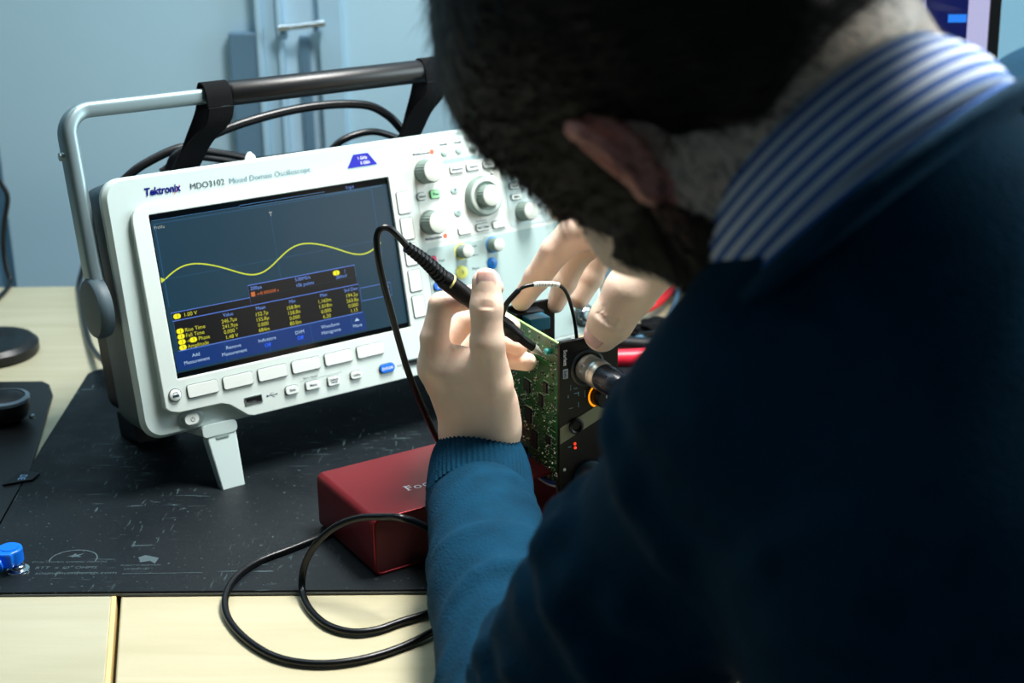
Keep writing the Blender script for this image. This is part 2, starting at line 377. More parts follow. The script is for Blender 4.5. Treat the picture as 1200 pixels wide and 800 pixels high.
# right edge of the bezel falls at px 1161
xr = at(1161, 40, 1330)[0]-215; xs = at(1149, 40, 1330)[0]-215
G().prism(rrect(-190, xr, -170, 190, 5), -2, 22, holes=[rrect(-180, xs, -158, 178, 1)]).build('bezel', M_black, t, bevel=1)
G().prism(rrect(-160, xr-20, -140, 160, 20), 22, 45).build('rear_cover', M_black, t, bevel=2)
def emi(name, rgb, s=1.0): return mat(name, (0.02, 0.02, 0.02), 0.3, emit=rgb, emit_s=s)
scr = G().box(-180, xs, 1.5, 3, -158, 178).build('screen', emi('screen_lilac', (0.76, 0.76, 0.92), 0.8), t, smooth=False)
xa_, xb_ = at(1077, 40, 1330)[0]-215, at(1125, 40, 1330)[0]-215
G().box(xa_, xb_, 1.0, 1.5, -158, 178).build('side_column', emi('screen_navy', (0.04, 0.08, 0.33), 0.9), scr, smooth=False)
g = G(); z1 = at(1110, 18, 1330)[2]-380
G().box(xa_+8, xa_+26, 0.6, 1.0, z1-32, z1-30).build('link_bar', emi('screen_azure', (0.16, 0.5, 0.93), 1.0), scr, smooth=False); g.box(xa_+20, xb_-1, 0.6, 1.0, z1-4, z1+3); g.build('link_bar', emi('screen_azure', (0.16, 0.5, 0.93), 1.0), scr, smooth=False)
g = G()
for k, (a, b, zz) in enumerate(((-60, -35, -26), (-150, -100, -40), (-62, -38, 14), (-140, -90, 30), (-150, -80, 60), (-150, -70, 80))):
    g.box(xa_+a, xa_+b, 0.9, 1.4, z1+zz, z1+zz+2.2)
g.box(xa_-150, xa_, 0.9, 1.4, z1-20, z1-19)
g.build('page_line', emi('screen_greylilac', (0.55, 0.56, 0.78), 0.8), scr, smooth=False)
G().sweep([(20, 40, -130), (20, 60, -200), (20, 105, -300), (20, 118, -368)], rrect(-12, 12, -35, 35, 6, 3), up=(0, 1, 0)).build('stand', M_black, t, bevel=1)
G().box(-30, 70, 95, 150, -379, -366).build('base', M_black, t, bevel=2)

# ------------------------------------------------------------------ left side: tray, lamp, cables, plug
t = empty('bench_mat', (-430, 1060, 0)); tag(t, 'small black mat with a round corner at the left edge of the photo', 'mat')
qs = [L2 for L2 in (dk(-40, 447, 3), dk(50, 446, 3), dk(58, 450, 3), dk(62, 462, 3), dk(33, 558, 3), dk(0, 618, 3), dk(-60, 700, 3))]
g = G(); pts = [(q[0]+430, q[1]-1060) for q in qs][::-1]; poly_slab(g, pts, 0, 3); g.build('mat_sheet', M_rubber, t, bevel=1)
# lamp: round base standing on the desk, seen at the left border
ctr = dk(-14, 399, 14)
t = empty('desk_lamp', (ctr[0], ctr[1], 0)); tag(t, 'black lamp foot with a wide round disc at the left border', 'lamp')
Rb = dk(42, 399, 14)[0]-ctr[0]
G().lathe([(Rb-3, 0), (Rb, 3), (Rb, 10), (Rb-4, 14), (Rb-18, 15), (Rb-22, 12.5), (8, 12.5)], 64).build('base', M_rubber, t)
G().lathe([(7, 12), (7, 190)], 24).build('pole', M_black, t)
G().tube([(0, 0, 186), (-40, -20, 240), (-120, -40, 300)], 6, 14).build('arm', M_black, t)
# small clamp assembly on the small mat
c2 = dk(6, 478, 14)
t = empty('cable_clamp', (c2[0], c2[1], 3)); tag(t, 'black rounded clamp with a shiny band lying in front of the lamp foot', 'clamp')
G().lathe([(9, 0), (17, 4), (20, 12), (18, 20), (10, 24)], 32).build('body', M_black, t, bevel=0)
G().lathe([(18.4, 17), (20.5, 18), (20.5, 20.5), (17, 21.5)], 32, cap=False).build('band', mat('grey_gloss_band', (0.35, 0.42, 0.47), 0.25), t)
G().lathe([(2.2, 0), (2.2, 3)], 12, M=Matrix.Translation((24, -8, 5))).build('screw', M_chrome, t)
G().tube(catmull([(0, 0, 8), (-14, -24, 12), (-30, -40, 14), (-60, -60, 10)], 6), 6, 12).build('tail', M_black, t)
# hanging cable on the wall at far left
t = G(); pts = [at(-14, 196, 1500), at(2, 216, 1500), at(9, 232, 1500), at(5, 262, 1500), at(4, 290, 1500), at(8, 315, 1495), at(12, 336, 1486), at(-6, 352, 1430), at(-40, 372, 1380)]
pts[-1][2] = 3; pts[-2][2] = 3; pts[-3][2] = 4
tag(t.tube(catmull(pts, 8), 2.6, 10).build('cable', M_cable), 'thin black cable rising along the wall at the left border', 'cable')
# cable beside the pivot, ends in a plug under the instrument's flank
pts = [dk(93, 330, 4), dk(94, 345, 4), dk(98, 372, 4), dk(103, 395, 4), dk(108, 408, 6), dk(116, 418, 12), dk(124, 422, 18)]
t = empty('power_cord', tuple(pts[0])); tag(t, 'black cord with a plug running to the left flank of the oscilloscope', 'cable')
rel = [p-pts[0] for p in pts]
G().tube(catmull([np.array([0, 60, 30.])]+rel, 8), 2.9, 10).build('cord', M_cable, t)
a, b = rel[-1], rel[-1]+(dk(134, 432, 22)-pts[-1])
G().tube([tuple(rel[-2]*0.3+a*0.7), tuple(a*0.5+b*0.5), tuple(b)], 6, 12, radii=[0.6, 1, 1]).build('plug', M_black, t)
# black strap tag with printed letters lying between the two mats
c = dk(25, 560, 4)
t = empty('cable_tag', (c[0], c[1], 3.2)); tag(t, 'small black tag with blue-white letters lying between the two black mats', 'tag')
t.rotation_euler = (0, 0, math.radians(-10))
g = G(); poly_slab(g, [(-8, -14), (6, -4), (10, -2), (10, 10), (-5, 12), (-7, 2)], 0, 1.4); g.build('tag_body', M_black, t, bevel=0.4)
g = G(); put_text(g, 'D', 0, 0, 9, y=0); put_text(g, 'E', 5, 0, 9, y=0)
g2 = G(); put_text(g2, 'DE', -1.5, 0, 7.5, y=1.45, plane='xy', bold=0.01, rot=-math.pi/2+0.2, align='C'); g2.build('lettering', mat('pale_blue_print', (0.55, 0.72, 0.9), 0.5), t, smooth=False)
# blue earth-bonding plug on its snap stud
c = dk(25, 667, 3.2)
t = empty('grounding_plug', (c[0], c[1], 3)); tag(t, 'bright blue right-angle grounding plug snapped to the mat at lower left', 'plug')
M_bl = mat('bright_blue_plastic', (0.0, 0.40, 0.85), 0.35)
G().lathe([(7.5, 0), (7.2, 0.8), (4.6, 1.4), (4.4, 3.4), (3.2, 4.2)], 28, M=Matrix.Translation((-2, 0, 0))).build('snap_stud', M_chrome, t)
g = G(); T0 = Matrix.Translation((-7, 2, 4.6)) 
hd = [(8.6*math.cos(math.radians(a)), 8.6*math.sin(math.radians(a))) for a in range(-60, 181, 15)]+[(-8.6, -10), (4.6, -10)]
n = len(hd); g.add([(a, b, z) for z in (0, 10.5) for a, b in hd], [tuple(range(n-1, -1, -1)), tuple(range(n, 2*n))]+[(i, (i+1) % n, n+(i+1) % n, n+i) for i in range(n)], T0)
g.build('plug_body', M_bl, t, bevel=1.2, seg=3)
G().lathe([(6.2, 0), (6.2, 0.5), (0.01, 0.5)], 28, M=Matrix.Translation((-7, 3, 15.0)), cap=False).build('plug_lid', M_bl, t)
g = G()
for i in range(12):
    cx = -10-1.6*i; cy = -9-1.9*i; cz = 9-0.15*i
    Mx = Matrix.Translation((cx, cy, cz)) @ Vector((-1.6, -1.9, -0.15)).to_track_quat('Z', 'Y').to_matrix().to_4x4()
    g.lathe([(3.2, 0), (4.9-0.08*i, 0.5), (4.9-0.08*i, 1.6), (3.2, 2.1)], 16, M=Mx)
g.build('strain_relief', M_bl, t)
G().tube([(-26, -29, 7.5), (-50, -60, 4), (-90, -90, 3)], 2.6, 10).build('cord', M_bl, t)

# ------------------------------------------------------------------ things on the desk to the right, behind the hands
def cab(name, pix, r, m, label, cat='cable', kind=None):
    pts = [dk(x, y, z) for x, y, z in pix]; o = G().tube(catmull(pts, 8), r, 10).build(name, m); return tag(o, label, cat)
M_red = mat('red_silicone', (0.80, 0.10, 0.12), 0.4); M_bluegrey = mat('blue_grey_cable', (0.30, 0.45, 0.55), 0.3)
cab('test_lead', [(640, 392, 6), (700, 372, 8), (740, 366, 10), (764, 358, 12), (780, 345, 12), (789, 332, 10), (790, 315, 8), (780, 300, 8)], 5.0, M_red, 'thick red test lead curving over the wooden desk behind the thumb')
cab('test_lead', [(700, 362, 6), (745, 352, 8), (768, 346, 8), (790, 332, 6), (830, 318, 6)], 4.0, M_cable, 'black test lead beside the red lead behind the thumb')
cab('cable', [(797, 300, 8), (796, 330, 8), (793, 352, 8), (786, 372, 6), (776, 386, 6), (740, 400, 6)], 3.4, M_bluegrey, 'blue-grey cable hanging down right of the red lead')
p = dk(820, 345, 4); g = G().prism(rrect(-45, 45, 0, 70, 3), -5, 5); 
o = g.build('paper_cup', M_white); bpy.data.objects.remove(o)
t = empty('paper_box', (p[0]+22, p[1]+45, 0)); t.rotation_euler = (0, 0, 0.5); tag(t, 'white carton standing on the desk behind the man\'s chin', 'box')
G().box(-35, 35, -22, 22, 0, 58).build('carton', mat('white_card', (0.80, 0.84, 0.92), 0.6), t, bevel=1)
G().box(-35.4, 35.4, -22.4, 22.4, 44, 59).build('lid', mat('white_card', (0.8, 0.84, 0.92), 0.6), t, bevel=1)
p = dk(762, 386, 0)
t = empty('probe_pouch', (p[0]+12, p[1]-25, 0)); tag(t, 'crumpled black cloth pouch lying on the desk behind the audio device', 'pouch')
bm = bmesh.new(); bmesh.ops.create_icosphere(bm, subdivisions=4, radius=1)
rnd = random.Random(4)
ph = [rnd.random()*6 for _ in range(8)]
for v in bm.verts:
    a = v.co; q = 1+0.10*math.sin(6*a.x+ph[0]+3*a.z)+0.08*math.sin(9*a.y+ph[1]+4*a.x)+0.06*math.sin(14*a.z+7*a.x+ph[2])
    v.co = Vector((a.x*34*q, a.y*20*q, max(-0.0, a.z*0.5+0.5)*17*q))
g = G(); bm.verts.index_update(); g.add([tuple(v.co) for v in bm.verts], [tuple(v.index for v in f.verts) for f in bm.faces]); bm.free()
g.build('cloth', M_fabric, t); G().tube(catmull([(-26, -12, 8), (-10, -20, 12), (16, -18, 11), (32, -8, 6)], 6), 2.5, 8).build('drawstring', M_rubber, t)
p0, p1 = dk(700, 421, 9), dk(760, 420, 9)
t = empty('banana_plug', (p0[0], p0[1]+2, 9)); tag(t, 'red banana plug handle lying low between the thumb and the sleeve', 'plug')
q = p1-p0
G().tube([(0, 0, 0), tuple(q*0.5), tuple(q)], 8.0, 18, radii=[1, 1, 1.1]).build('handle', mat('red_plug', (0.88, 0.14, 0.24), 0.35), t, bevel=0.8)
G().tube([tuple(-q*0.35), (0, 0, 0)], 2.6, 12).build('pin', M_chrome, t)
p0, p1 = dk(690, 400, 10), dk(790, 408, 10)
t = empty('banana_plug', (p0[0], p0[1], 10)); tag(t, 'black banana plug lying behind the red banana plug', 'plug')
q = p1-p0; G().tube([(0, 0, 0), tuple(q*0.5), tuple(q)], 8.0, 18).build('handle', M_black, t); G().tube([tuple(-q*0.2), (0, 0, 0)], 2.6, 12).build('pin', M_chrome, t)
# ------------------------------------------------------------------ oscilloscope (local: x right, y back, z up, front face y = 0)
T_OSC = Matrix.Translation(Vector((-253.8, 949.5, 30.5))*MM) @ Matrix.Rotation(0.6023, 4, 'Z') @ Matrix.Rotation(-0.2278, 4, 'X')
OSC = empty('oscilloscope', mtx=T_OSC)
tag(OSC, 'white and grey bench oscilloscope showing a yellow wave on its dark screen', 'oscilloscope')
UL, UR = -4, 413
# rear case
def loft(g, rings):
    n = len(rings[0]); vs = [p for r in rings for p in r]; fs = []
    for i in range(len(rings)-1):
        for j in range(n): fs.append((i*n+j, i*n+(j+1) % n, (i+1)*n+(j+1) % n, (i+1)*n+j))
    fs.append(tuple(range(n-1, -1, -1))); fs.append(tuple((len(rings)-1)*n+j for j in range(n)))
    g.add(vs, fs)
def ring(x0, x1, z0, z1, r, y, n=6): return [(a, y, b) for a, b in rrect(x0, x1, z0, z1, r, n)]
g = G(); loft(g, [ring(UL+1, UR-1, 20, 204, 16, 9), ring(UL+1, UR-1, 20, 204, 16, 30), ring(UL+3, UR-3, 22, 202, 16, 62), ring(UL+12, UR-12, 26, 192, 18, 84)])
g.build('rear_case', M_dkshell, OSC, bevel=1)
g = G(); loft(g, [ring(UL+20, UR-20, 24, 186, 12, 80), ring(UL+20, UR-20, 24, 182, 12, 140)])
g.build('rear_module', mat('scope_black_case', (0.07, 0.08, 0.10), 0.5), OSC, bevel=1)
# front shell: rounded frame sloping in to the raised face
FACE = [(13, 40), (16.5, 36.5), (23, 34.6), (56, 34), (61, 32), (74, 21), (79, 19.6), (409, 19.6), (409, 201)] + \
       [(262, 201), (250, 200.6), (241, 199), (233, 195.5), (227, 190.5), (221, 187), (213, 186), (24, 185), (18, 183.5), (14, 179), (13, 174)]
g = G()
outer1 = rrect(UL, UR, 18, 206, 15, 8); outer0 = rrect(UL+3, UR-1.5, 20, 204, 13, 8)
n = len(outer1)
vs = [(a, 11.5, b) for a, b in outer1]+[(a, 6.5, b) for a, b in outer1]+[(a, 3.6, b) for a, b in outer0]
fs = [(i, (i+1) % n, n+(i+1) % n, n+i) for i in range(n)]+[(n+i, n+(i+1) % n, 2*n+(i+1) % n, 2*n+i) for i in range(n)]
g.add(vs, fs)
g.prism(outer0, 3.5, 11)
g.v = [((a, b+4.0, c) if (c < 34 and b < 8) else (a, b, c)) for a, b, c in g.v]
g.build('front_shell', M_shell, OSC, bevel=0.8)
# raised face with the screen opening, and the tinted channel field at lower right
g = G(); g.prism(FACE, 0, 8.0, holes=[rrect(25.5, 220.5, 58.5, 177.5, 0.8, 2)])
g.build('face_plate', M_ivory, OSC, bevel=0.9, seg=3)
g = G(); g.prism([(243.5, 22.5), (406, 22.5), (406, 118), (300, 117.5), (298, 115.8), (288, 115.8), (286, 117.2), (247, 116.6), (243.5, 112)], -0.35, 0.2); g.build('channel_field', M_lower, OSC, bevel=0.15)
for r4 in ((271, 324, 121, 180), (244, 269, 121, 196)): G().prism(rrect(*r4, 2.5), -0.25, 0.2).build('control_field', mat('scope_field', (0.88, 0.90, 0.88), 0.5), OSC, bevel=0.15)
g = G(); g.prism(rrect(327, 402, 121, 190, 3), -0.30, 0.2); g.build('control_field', mat('scope_field_tint', (0.76, 0.84, 0.84), 0.5), OSC, bevel=0.15)
for r4 in ((272, 292, 180.5, 184), (293, 400, 181, 184)): G().prism(rrect(*r4, 0.6, 2), -0.3, 0.2).build('group_bar', mat('scope_bar', (0.62, 0.73, 0.74), 0.5), OSC)
# chin: darker sloping lower lip with power recess
# ---- screen
M_glass = mat('screen_glass', (0.012, 0.016, 0.02), 0.16, spec=0.6, noise=(7, 0.3), coat=0.0)
scr = G().box(25.5, 220.5, 2.6, 3.6, 58.5, 177.5).build('screen', M_glass, OSC, smooth=False)
def glow(name, rgb, s=1.0): return mat(name, (0.01, 0.01, 0.01), 0.35, emit=rgb, emit_s=s)
Y_S = 2.45
def sq(g, x0, x1, z0, z1, y): g.add([(x0, y, z0), (x1, y, z0), (x1, y, z1), (x0, y, z1)], [(0, 1, 2, 3)])
def scrn(name, m, fill, y=Y_S):
    g = G(); fill(g); vs = [(a, y-(b+0.15), c) for a, b, c in g.v]; g.v = vs; return g.build(name, m, scr, smooth=False)
# screen picture coordinates: a in 0..195 from the left, b in 0..119 from the bottom
X0, Z0 = 25.5, 58.5
W_, H_ = 195, 119
def X(a): return X0+a
def Z(b): return Z0+b
g = G(); sq(g, X(1.5), X(W_-1), Z(4), Z(H_-5), 2.55); g.build('picture', glow('picture_haze', (0.08, 0.27, 0.36), 0.6), scr, smooth=False)  # backlight glow tinted teal, standing in for haze reflected in the glass
g = G(); sq(g, X(2), X(157.5), Z(5.5), Z(19), 2.52); g.build('menu_bar', glow('menu_blue', (0.03, 0.22, 0.50), 0.75), scr, smooth=False)
g = G(); sq(g, X(5.5), X(156), Z(20), Z(47.3), 2.51); sq(g, X(66), X(155), Z(47.5), Z(56.5), 2.51); g.build('readout_field', glow('readout_black', (0.05, 0.06, 0.08), 0.6), scr, smooth=False)
def frames(g):
    def fr(x0, x1, z0, z1, w): strip(g, [(X(x0), Z(z0)), (X(x1), Z(z0)), (X(x1), Z(z1)), (X(x0), Z(z1))], w, closed=True)
    fr(5.2, 156, 19.5, 41.5, 0.6); fr(66, 155.5, 41.5, 56.5, 0.6); fr(4.5, 66, 41.5, 47.5, 0.5); fr(157, 184, 28, 38, 0.45)
scrn('readout_frame', glow('frame_blue', (0.36, 0.50, 0.85), 0.9), frames)
def grat(g):
    strip(g, [(X(4), Z(52)), (X(4), Z(112))], 0.35); strip(g, [(X(180), Z(60)), (X(180), Z(112))], 0.3); strip(g, [(X(4), Z(112)), (X(180), Z(112))], 0.25)
    for k in range(88): strip(g, [(X(5+2*k), Z(72)), (X(6.1+2*k), Z(72))], 0.28)
    for k in range(26): strip(g, [(X(93), Z(58+2*k)), (X(93), Z(59.1+2*k))], 0.28)
    for k in range(5):
        strip(g, [(X(40.5+35*k), Z(4.8)), (X(40.5+35*k), Z(19))], 0.2)
tag(scrn('graticule', glow('grat_blue', (0.20, 0.45, 0.66), 0.7), grat), kind='stuff')
def topline(g): strip(g, [(X(2), Z(114.5)), (X(70), Z(114.5))], 0.3); strip(g, [(X(70), Z(115.4)), (X(140), Z(115.4)), (X(140), Z(113.2)), (X(190), Z(113.2))], 0.35); strip(g, [(X(70), Z(115.4)), (X(70), Z(113.6)), (X(140), Z(113.6))], 0.25)
scrn('record_bar', glow('bar_blue', (0.30, 0.52, 0.72), 0.8), topline)
def wave(g):
    pts = []
    for i in range(121):
        a = 5+176*i/120; ph = 2*math.pi*(a-5)/90.0
        pts.append((X(a), Z(72+7.9*math.sin(ph)*1.0+0.8*math.sin(2*ph+0.6))))
    strip(g, pts, 0.95)
    g.add([(X(1.5), -0.15, Z(74)), (X(1.5), -0.15, Z(70)), (X(5), -0.15, Z(72))], [(0, 1, 2)])
    g.add([(X(179), -0.15, Z(78)), (X(182), -0.15, Z(77)), (X(180), -0.15, Z(75))], [(0, 1, 2)])
scrn('wave_trace', glow('trace_yellow', (0.78, 0.84, 0.22), 1.0), wave, 2.40)
for a, b in ((8.6, 44.5), (8.9, 33.6), (8.9, 29.6), (8.9, 25.6), (17.6, 25.6), (8.9, 21.6), (139, 53.2)):
    p = rrect(X(a)-2.8, X(a)+2.8, Z(b)-1.8, Z(b)+1.8, 1.75, 4); scrn('channel_badge', glow('badge_yellow', (0.95, 0.93, 0.12), 0.95), lambda g: g.add([(x, -0.15, z) for x, z in p], [tuple(range(len(p)))]))
def bt(g):
    for a, b in ((8.6, 44.5), (8.9, 33.6), (8.9, 29.6), (8.9, 25.6), (17.6, 25.6), (8.9, 21.6), (139, 53.2)): put_text(g, '1', X(a), Z(b)-1.1, 3.2, align='C')
scrn('badge_number', glow('badge_ink', (0.15, 0.14, 0.02), 0.4), bt, 2.38)
cols = (47, 73, 99, 125.5, 149)
def ytx(g):
    put_text(g, '1.00 V', X(13.5), Z(43.2), 4.0)
    for s, b in (('Rise Time', 32.3), ('Fall Time', 28.3), ('Amplitude', 20.2)): put_text(g, s, X(12.5), Z(b), 3.9)
    put_text(g, 'Phase', X(21.5), Z(24.3), 3.9); put_text(g, '→', X(12), Z(24.3), 3.4)
    for c, vals in zip(cols, (('246.7µs', '241.9µs', '0.000 °', '1.48 V'), ('152.7µ', '155.8µ', '0.000', '684m'), ('158.8m', '158.8n', '0.000', '80.0m'), ('1.163m', '1.818m', '0.000', '6.20'), ('194.2µ', '263.8µ', '0.000', '1.15'))):
        for k, s in enumerate(vals): put_text(g, s, X(c), Z(32.9-4.0*k), 3.9, align='C')
scrn('measurement_text', glow('text_yellow', (0.80, 0.80, 0.22), 0.9), ytx)
def btx(g):
    for c, s in zip(cols, ('Value', 'Mean', 'Min', 'Max', 'Std Dev')): put_text(g, s, X(c), Z(37.4), 3.6, align='C')
    put_text(g, '200µs', X(67.5), Z(52.6), 3.8); put_text(g, '5.00MS/s', X(104), Z(52.8), 3.6); put_text(g, '10k points', X(104), Z(48.4), 3.6)
    put_text(g, '/', X(146), Z(52.2), 3.6); put_text(g, '200mV', X(138), Z(48.6), 3.4)
    put_text(g, '8.6', X(182), Z(34), 3.2, align='R'); put_text(g, '11.3', X(182), Z(29.8), 3.2, align='R')
    put_text(g, 'Trig’d', X(158), Z(114.8), 3.0)
scrn('status_text', glow('text_blue', (0.45, 0.62, 0.95), 0.85), btx)
def otx(g):
    put_text(g, '0.000000 s', X(75), Z(48.0), 3.4); put_text(g, '→▾', X(71.2), Z(48.0), 3.0); sq(g, X(67.4), X(70.6), Z(47.8), Z(51.2), -0.15)
scrn('trigger_text', glow('text_orange', (0.85, 0.45, 0.22), 0.75), otx)
def wtx(g):
    def two(c, a, b, s=3.7): put_text(g, a, X(c), Z(13.0), s, align='C'); (b and put_text(g, b, X(c), Z(8.4), s, align='C'))
    two(21, 'Add', 'Measurement'); two(57.5, 'Remove', 'Measurement'); two(86, 'Indicators', ''); two(114, 'DVM', ''); two(125+21, 'Waveform', 'Histograms', 3.5)
def wtx(g):
    for c, a, b in ((17.5, 'Add', 'Measurement'), (47, 'Remove', 'Measurement'), (74, 'Indicators', None), (101, 'DVM', None), (127, 'Waveform', 'Histograms'), (150, None, 'More')):
        if a: put_text(g, a, X(c), Z(13.4), 3.6, align='C')
        if b: put_text(g, b, X(c), Z(9.0), 3.6, align='C')
    g.add([(X(148), -0.15, Z(13.6)), (X(152.4), -0.15, Z(13.6)), (X(150.2), -0.15, Z(16))], [(0, 1, 2)])
scrn('menu_text', glow('text_white', (0.72, 0.84, 0.96), 0.85), wtx)
def off(g): put_text(g, 'Off', X(74), Z(9.0), 3.8, align='C', bold=0.02); put_text(g, 'Off', X(101), Z(9.0), 3.8, align='C', bold=0.02)
scrn('menu_value', glow('text_royal', (0.15, 0.38, 1.0), 1.0), off)
def tmark(g): put_text(g, 'T', X(92), Z(104), 4.5, bold=0.02); put_text(g, 'PreVu', X(3), Z(108.3), 3.2)
scrn('trigger_mark', glow('mark_pale', (0.72, 0.74, 0.72), 0.8), tmark)
# ---- lettering on the shell
def vshift(g, y): g.v = [(a, y-0.15-(-0.15-b), c) for a, b, c in g.v]; return g
g = G(); put_text(g, 'Tektronix', 26.3, 190.9, 7.7, y=3.3, bold=0.03, sx=0.86, slant=0.12); g.build('maker_name', M_inkblue, OSC, smooth=False)
g = G(); strip(g, [(47.6, 188.4), (53.5, 195.8)], 0.25, y=3.3); g.build('red_stroke', mat('red_print', (0.85, 0.1, 0.1), 0.5), OSC, smooth=False)
g = G(); put_text(g, 'MDO3102', 60.5, 190.7, 6.1, y=3.3, bold=0.0, sx=1.02); g.build('lettering', M_ink, OSC, smooth=False)
g = G(); put_text(g, 'Mixed Domain Oscilloscope', 91, 190.6, 5.8, y=3.3, sx=1.0); g.build('lettering', M_inkpale, OSC, smooth=False)
xs_ = [scx for scx in ()]
g = G(); g.prism([(188.5, 188.6), (195, 198.3), (207.5, 198.3), (214.5, 188.6)], 3.1, 3.6); bd = g.build('rating_badge', mat('badge_blue', (0.05, 0.06, 0.62), 0.4), OSC)
g = G(); put_text(g, '1 GHz', 202, 194.0, 3.2, y=3.0, align='C', bold=0.02); put_text(g, '5 GS/s', 204, 190.2, 3.2, y=3.0, align='C', bold=0.02); g.build('lettering', M_whiteprint, bd, smooth=False)
# white warning tab on the top edge
g = G(); g.prism([(112, 203), (122, 203), (121, 208.5), (118, 211.4), (116, 211.4), (113, 208)], 18, 20); wt = g.build('warning_tab', M_white, OSC, bevel=0.3)
g = G(); strip(g, [(116, 209.5), (114.5, 206.5), (118.5, 206.5)], 0.35, y=17.9, closed=True); g.build('warning_sign', M_ink, wt, smooth=False)

# ---- buttons
M_btn = mat('button_white', (0.87, 0.90, 0.88), 0.45)
M_gap = mat('button_gap', (0.20, 0.28, 0.30), 0.7)
def button(x0, x1, z0, z1, r=1.2, m=M_btn, h=1.6, name='button', txt=None, ts=2.2, tm=None, lines=None):
    gp = G().prism(rrect(x0-0.55, x1+0.55, z0-0.7, z1+0.45, r+0.5, 4), -0.42, 0.1)
    b = G().prism(rrect(x0, x1, z0, z1, r, 4), -h-0.4, 0.3).build(name, m, OSC, bevel=0.55, seg=3); gp.build('key_surround', M_gap, b)
    if txt:
        g = G(); ls = txt.split('|')
        for k, s in enumerate(ls): put_text(g, s, (x0+x1)/2, (z0+z1)/2-ts*0.42+(len(ls)-1)*ts*0.45-k*ts*0.9, ts*1.2, y=-h-0.45, align='C', bold=0.03)
        g.build('lettering', tm or M_ink, b, smooth=False)
    return b
for u in (42.6, 70.3, 98.1, 125.9, 153.6, 181.4): button(u-11.6, u+11.6, 43.6, 52.6, 1.6, h=1.1, name='soft_key')
for v in (156, 135.5, 115, 94.2, 73.5): button(225.0, 235.5, v-8.4, v+8.4, 1.2, h=0.5, name='side_key')
button(106, 116.2, 29, 35, 2.2, txt='Save'); button(122.8, 134.6, 29, 35, 1.4, txt='Menu'); button(141.5, 151.2, 28.2, 34.8, 1.2, txt='Default|Setup', ts=2.0); button(161.2, 170.8, 29, 34.6, 2.4, txt='Utility')
button(187, 200, 28, 34.6, 3.2, m=mat('button_blue', (0.05, 0.42, 0.82), 0.4), txt='D15-D0', ts=2.4, tm=M_whiteprint)
g = G(); put_text(g, 'Save / Recall', 128, 37.3, 2.4, y=-0.15, align='C'); strip(g, [(119, 37), (119, 36.4), (154, 36.4), (154, 37)], 0.2)
put_text(g, 'D15-D0', 203, 30, 2.2, y=-0.15); g.build('lettering', M_ink, OSC, smooth=False)
# round hard-copy key
G().prism(circ(21.4, 47.9, 4.9), -0.42, 0.1).build('key_surround', M_gap, OSC)
b = G().lathe([(4.3, 0), (4.3, 1.6), (3.6, 2.1)], 32, M=Matrix.Translation((21.4, 0.2, 47.9)) @ Matrix.Rotation(math.pi/2, 4, 'X')).build('print_key', M_btn, OSC)
g = G(); g.add([(21.4+a, -2.05, 47.9+c) for a, c in ((-2.4, -1.4), (2.4, -1.4), (2.4, 0.4), (-2.4, 0.4))], [(0, 1, 2, 3)]); strip(g, [(19.8, 48.7), (20.2, 50), (22.6, 50), (23, 48.7)], 0.4, y=-2.05); g.build('print_sign', M_ink, b, smooth=False)
# power key in an oval dish on the lower lip
g = G(); g.lathe([(8.4, 0.0), (7.2, 0.9), (6.0, 1.3), (0.01, 1.5)], 36, M=Matrix.Translation((32.5, 6.7, 27.4)) @ Matrix.Rotation(0.05, 4, 'X') @ Matrix.Scale(1.22, 4, (1, 0, 0)) @ Matrix.Scale(0.86, 4, (0, 0, 1)) @ Matrix.Rotation(math.pi/2, 4, 'X'), cap=False)
g.build('power_dish', mat('dish_grey', (0.55, 0.62, 0.61), 0.45), OSC)
pk = G().prism(rrect(26.6, 37.4, 23.6, 31.4, 3.6, 6), 3.0, 7).build('power_key', M_btn, OSC, bevel=1.2, seg=3)
g = G(); strip(g, [(32.6+1.5*math.sin(a), 27.2+1.5*math.cos(a)) for a in np.linspace(0.6, 2*math.pi-0.6, 16)], 0.45, y=2.9); strip(g, [(32.6, 27.4), (32.6, 29.2)], 0.45, y=2.9); g.build('power_sign', M_ink, pk, smooth=False)
# usb sockets
def usb(u0, u1, v0, v1):
    G().prism(rrect(u0-0.7, u1+0.7, v0-0.7, v1+0.7, 0.4, 2), -0.55, 0.2, holes=[rrect(u0, u1, v0, v1, 0.2, 2)]).build('usb_frame', M_alu, OSC)
    s = G().box(u0, u1, 0.0, 0.15, v0, v1).box(u0+0.8, u1-0.8, -0.3, 0.1, v0+2.0, v1-0.5).build('usb_socket', M_black, OSC)
usb(73.6, 86.2, 28.9, 33.6); usb(209, 221.5, 28.4, 33.2)
g = G(); strip(g, [(91.5, 31.6), (98.5, 31.6)], 0.4); strip(g, [(93, 31.6), (94.6, 33.2), (96.2, 33.2)], 0.35); strip(g, [(94.4, 31.6), (96, 30), (97.2, 30)], 0.35)
g.add([(98.3, -0.15, 32.3), (98.3, -0.15, 30.9), (99.8, -0.15, 31.6)], [(0, 1, 2)])
p = circ(91.2, 31.6, 0.75, 12); g.add([(a, -0.15, b) for a, b in p], [tuple(range(12))]); g.build('usb_sign', M_ink, OSC, smooth=False)
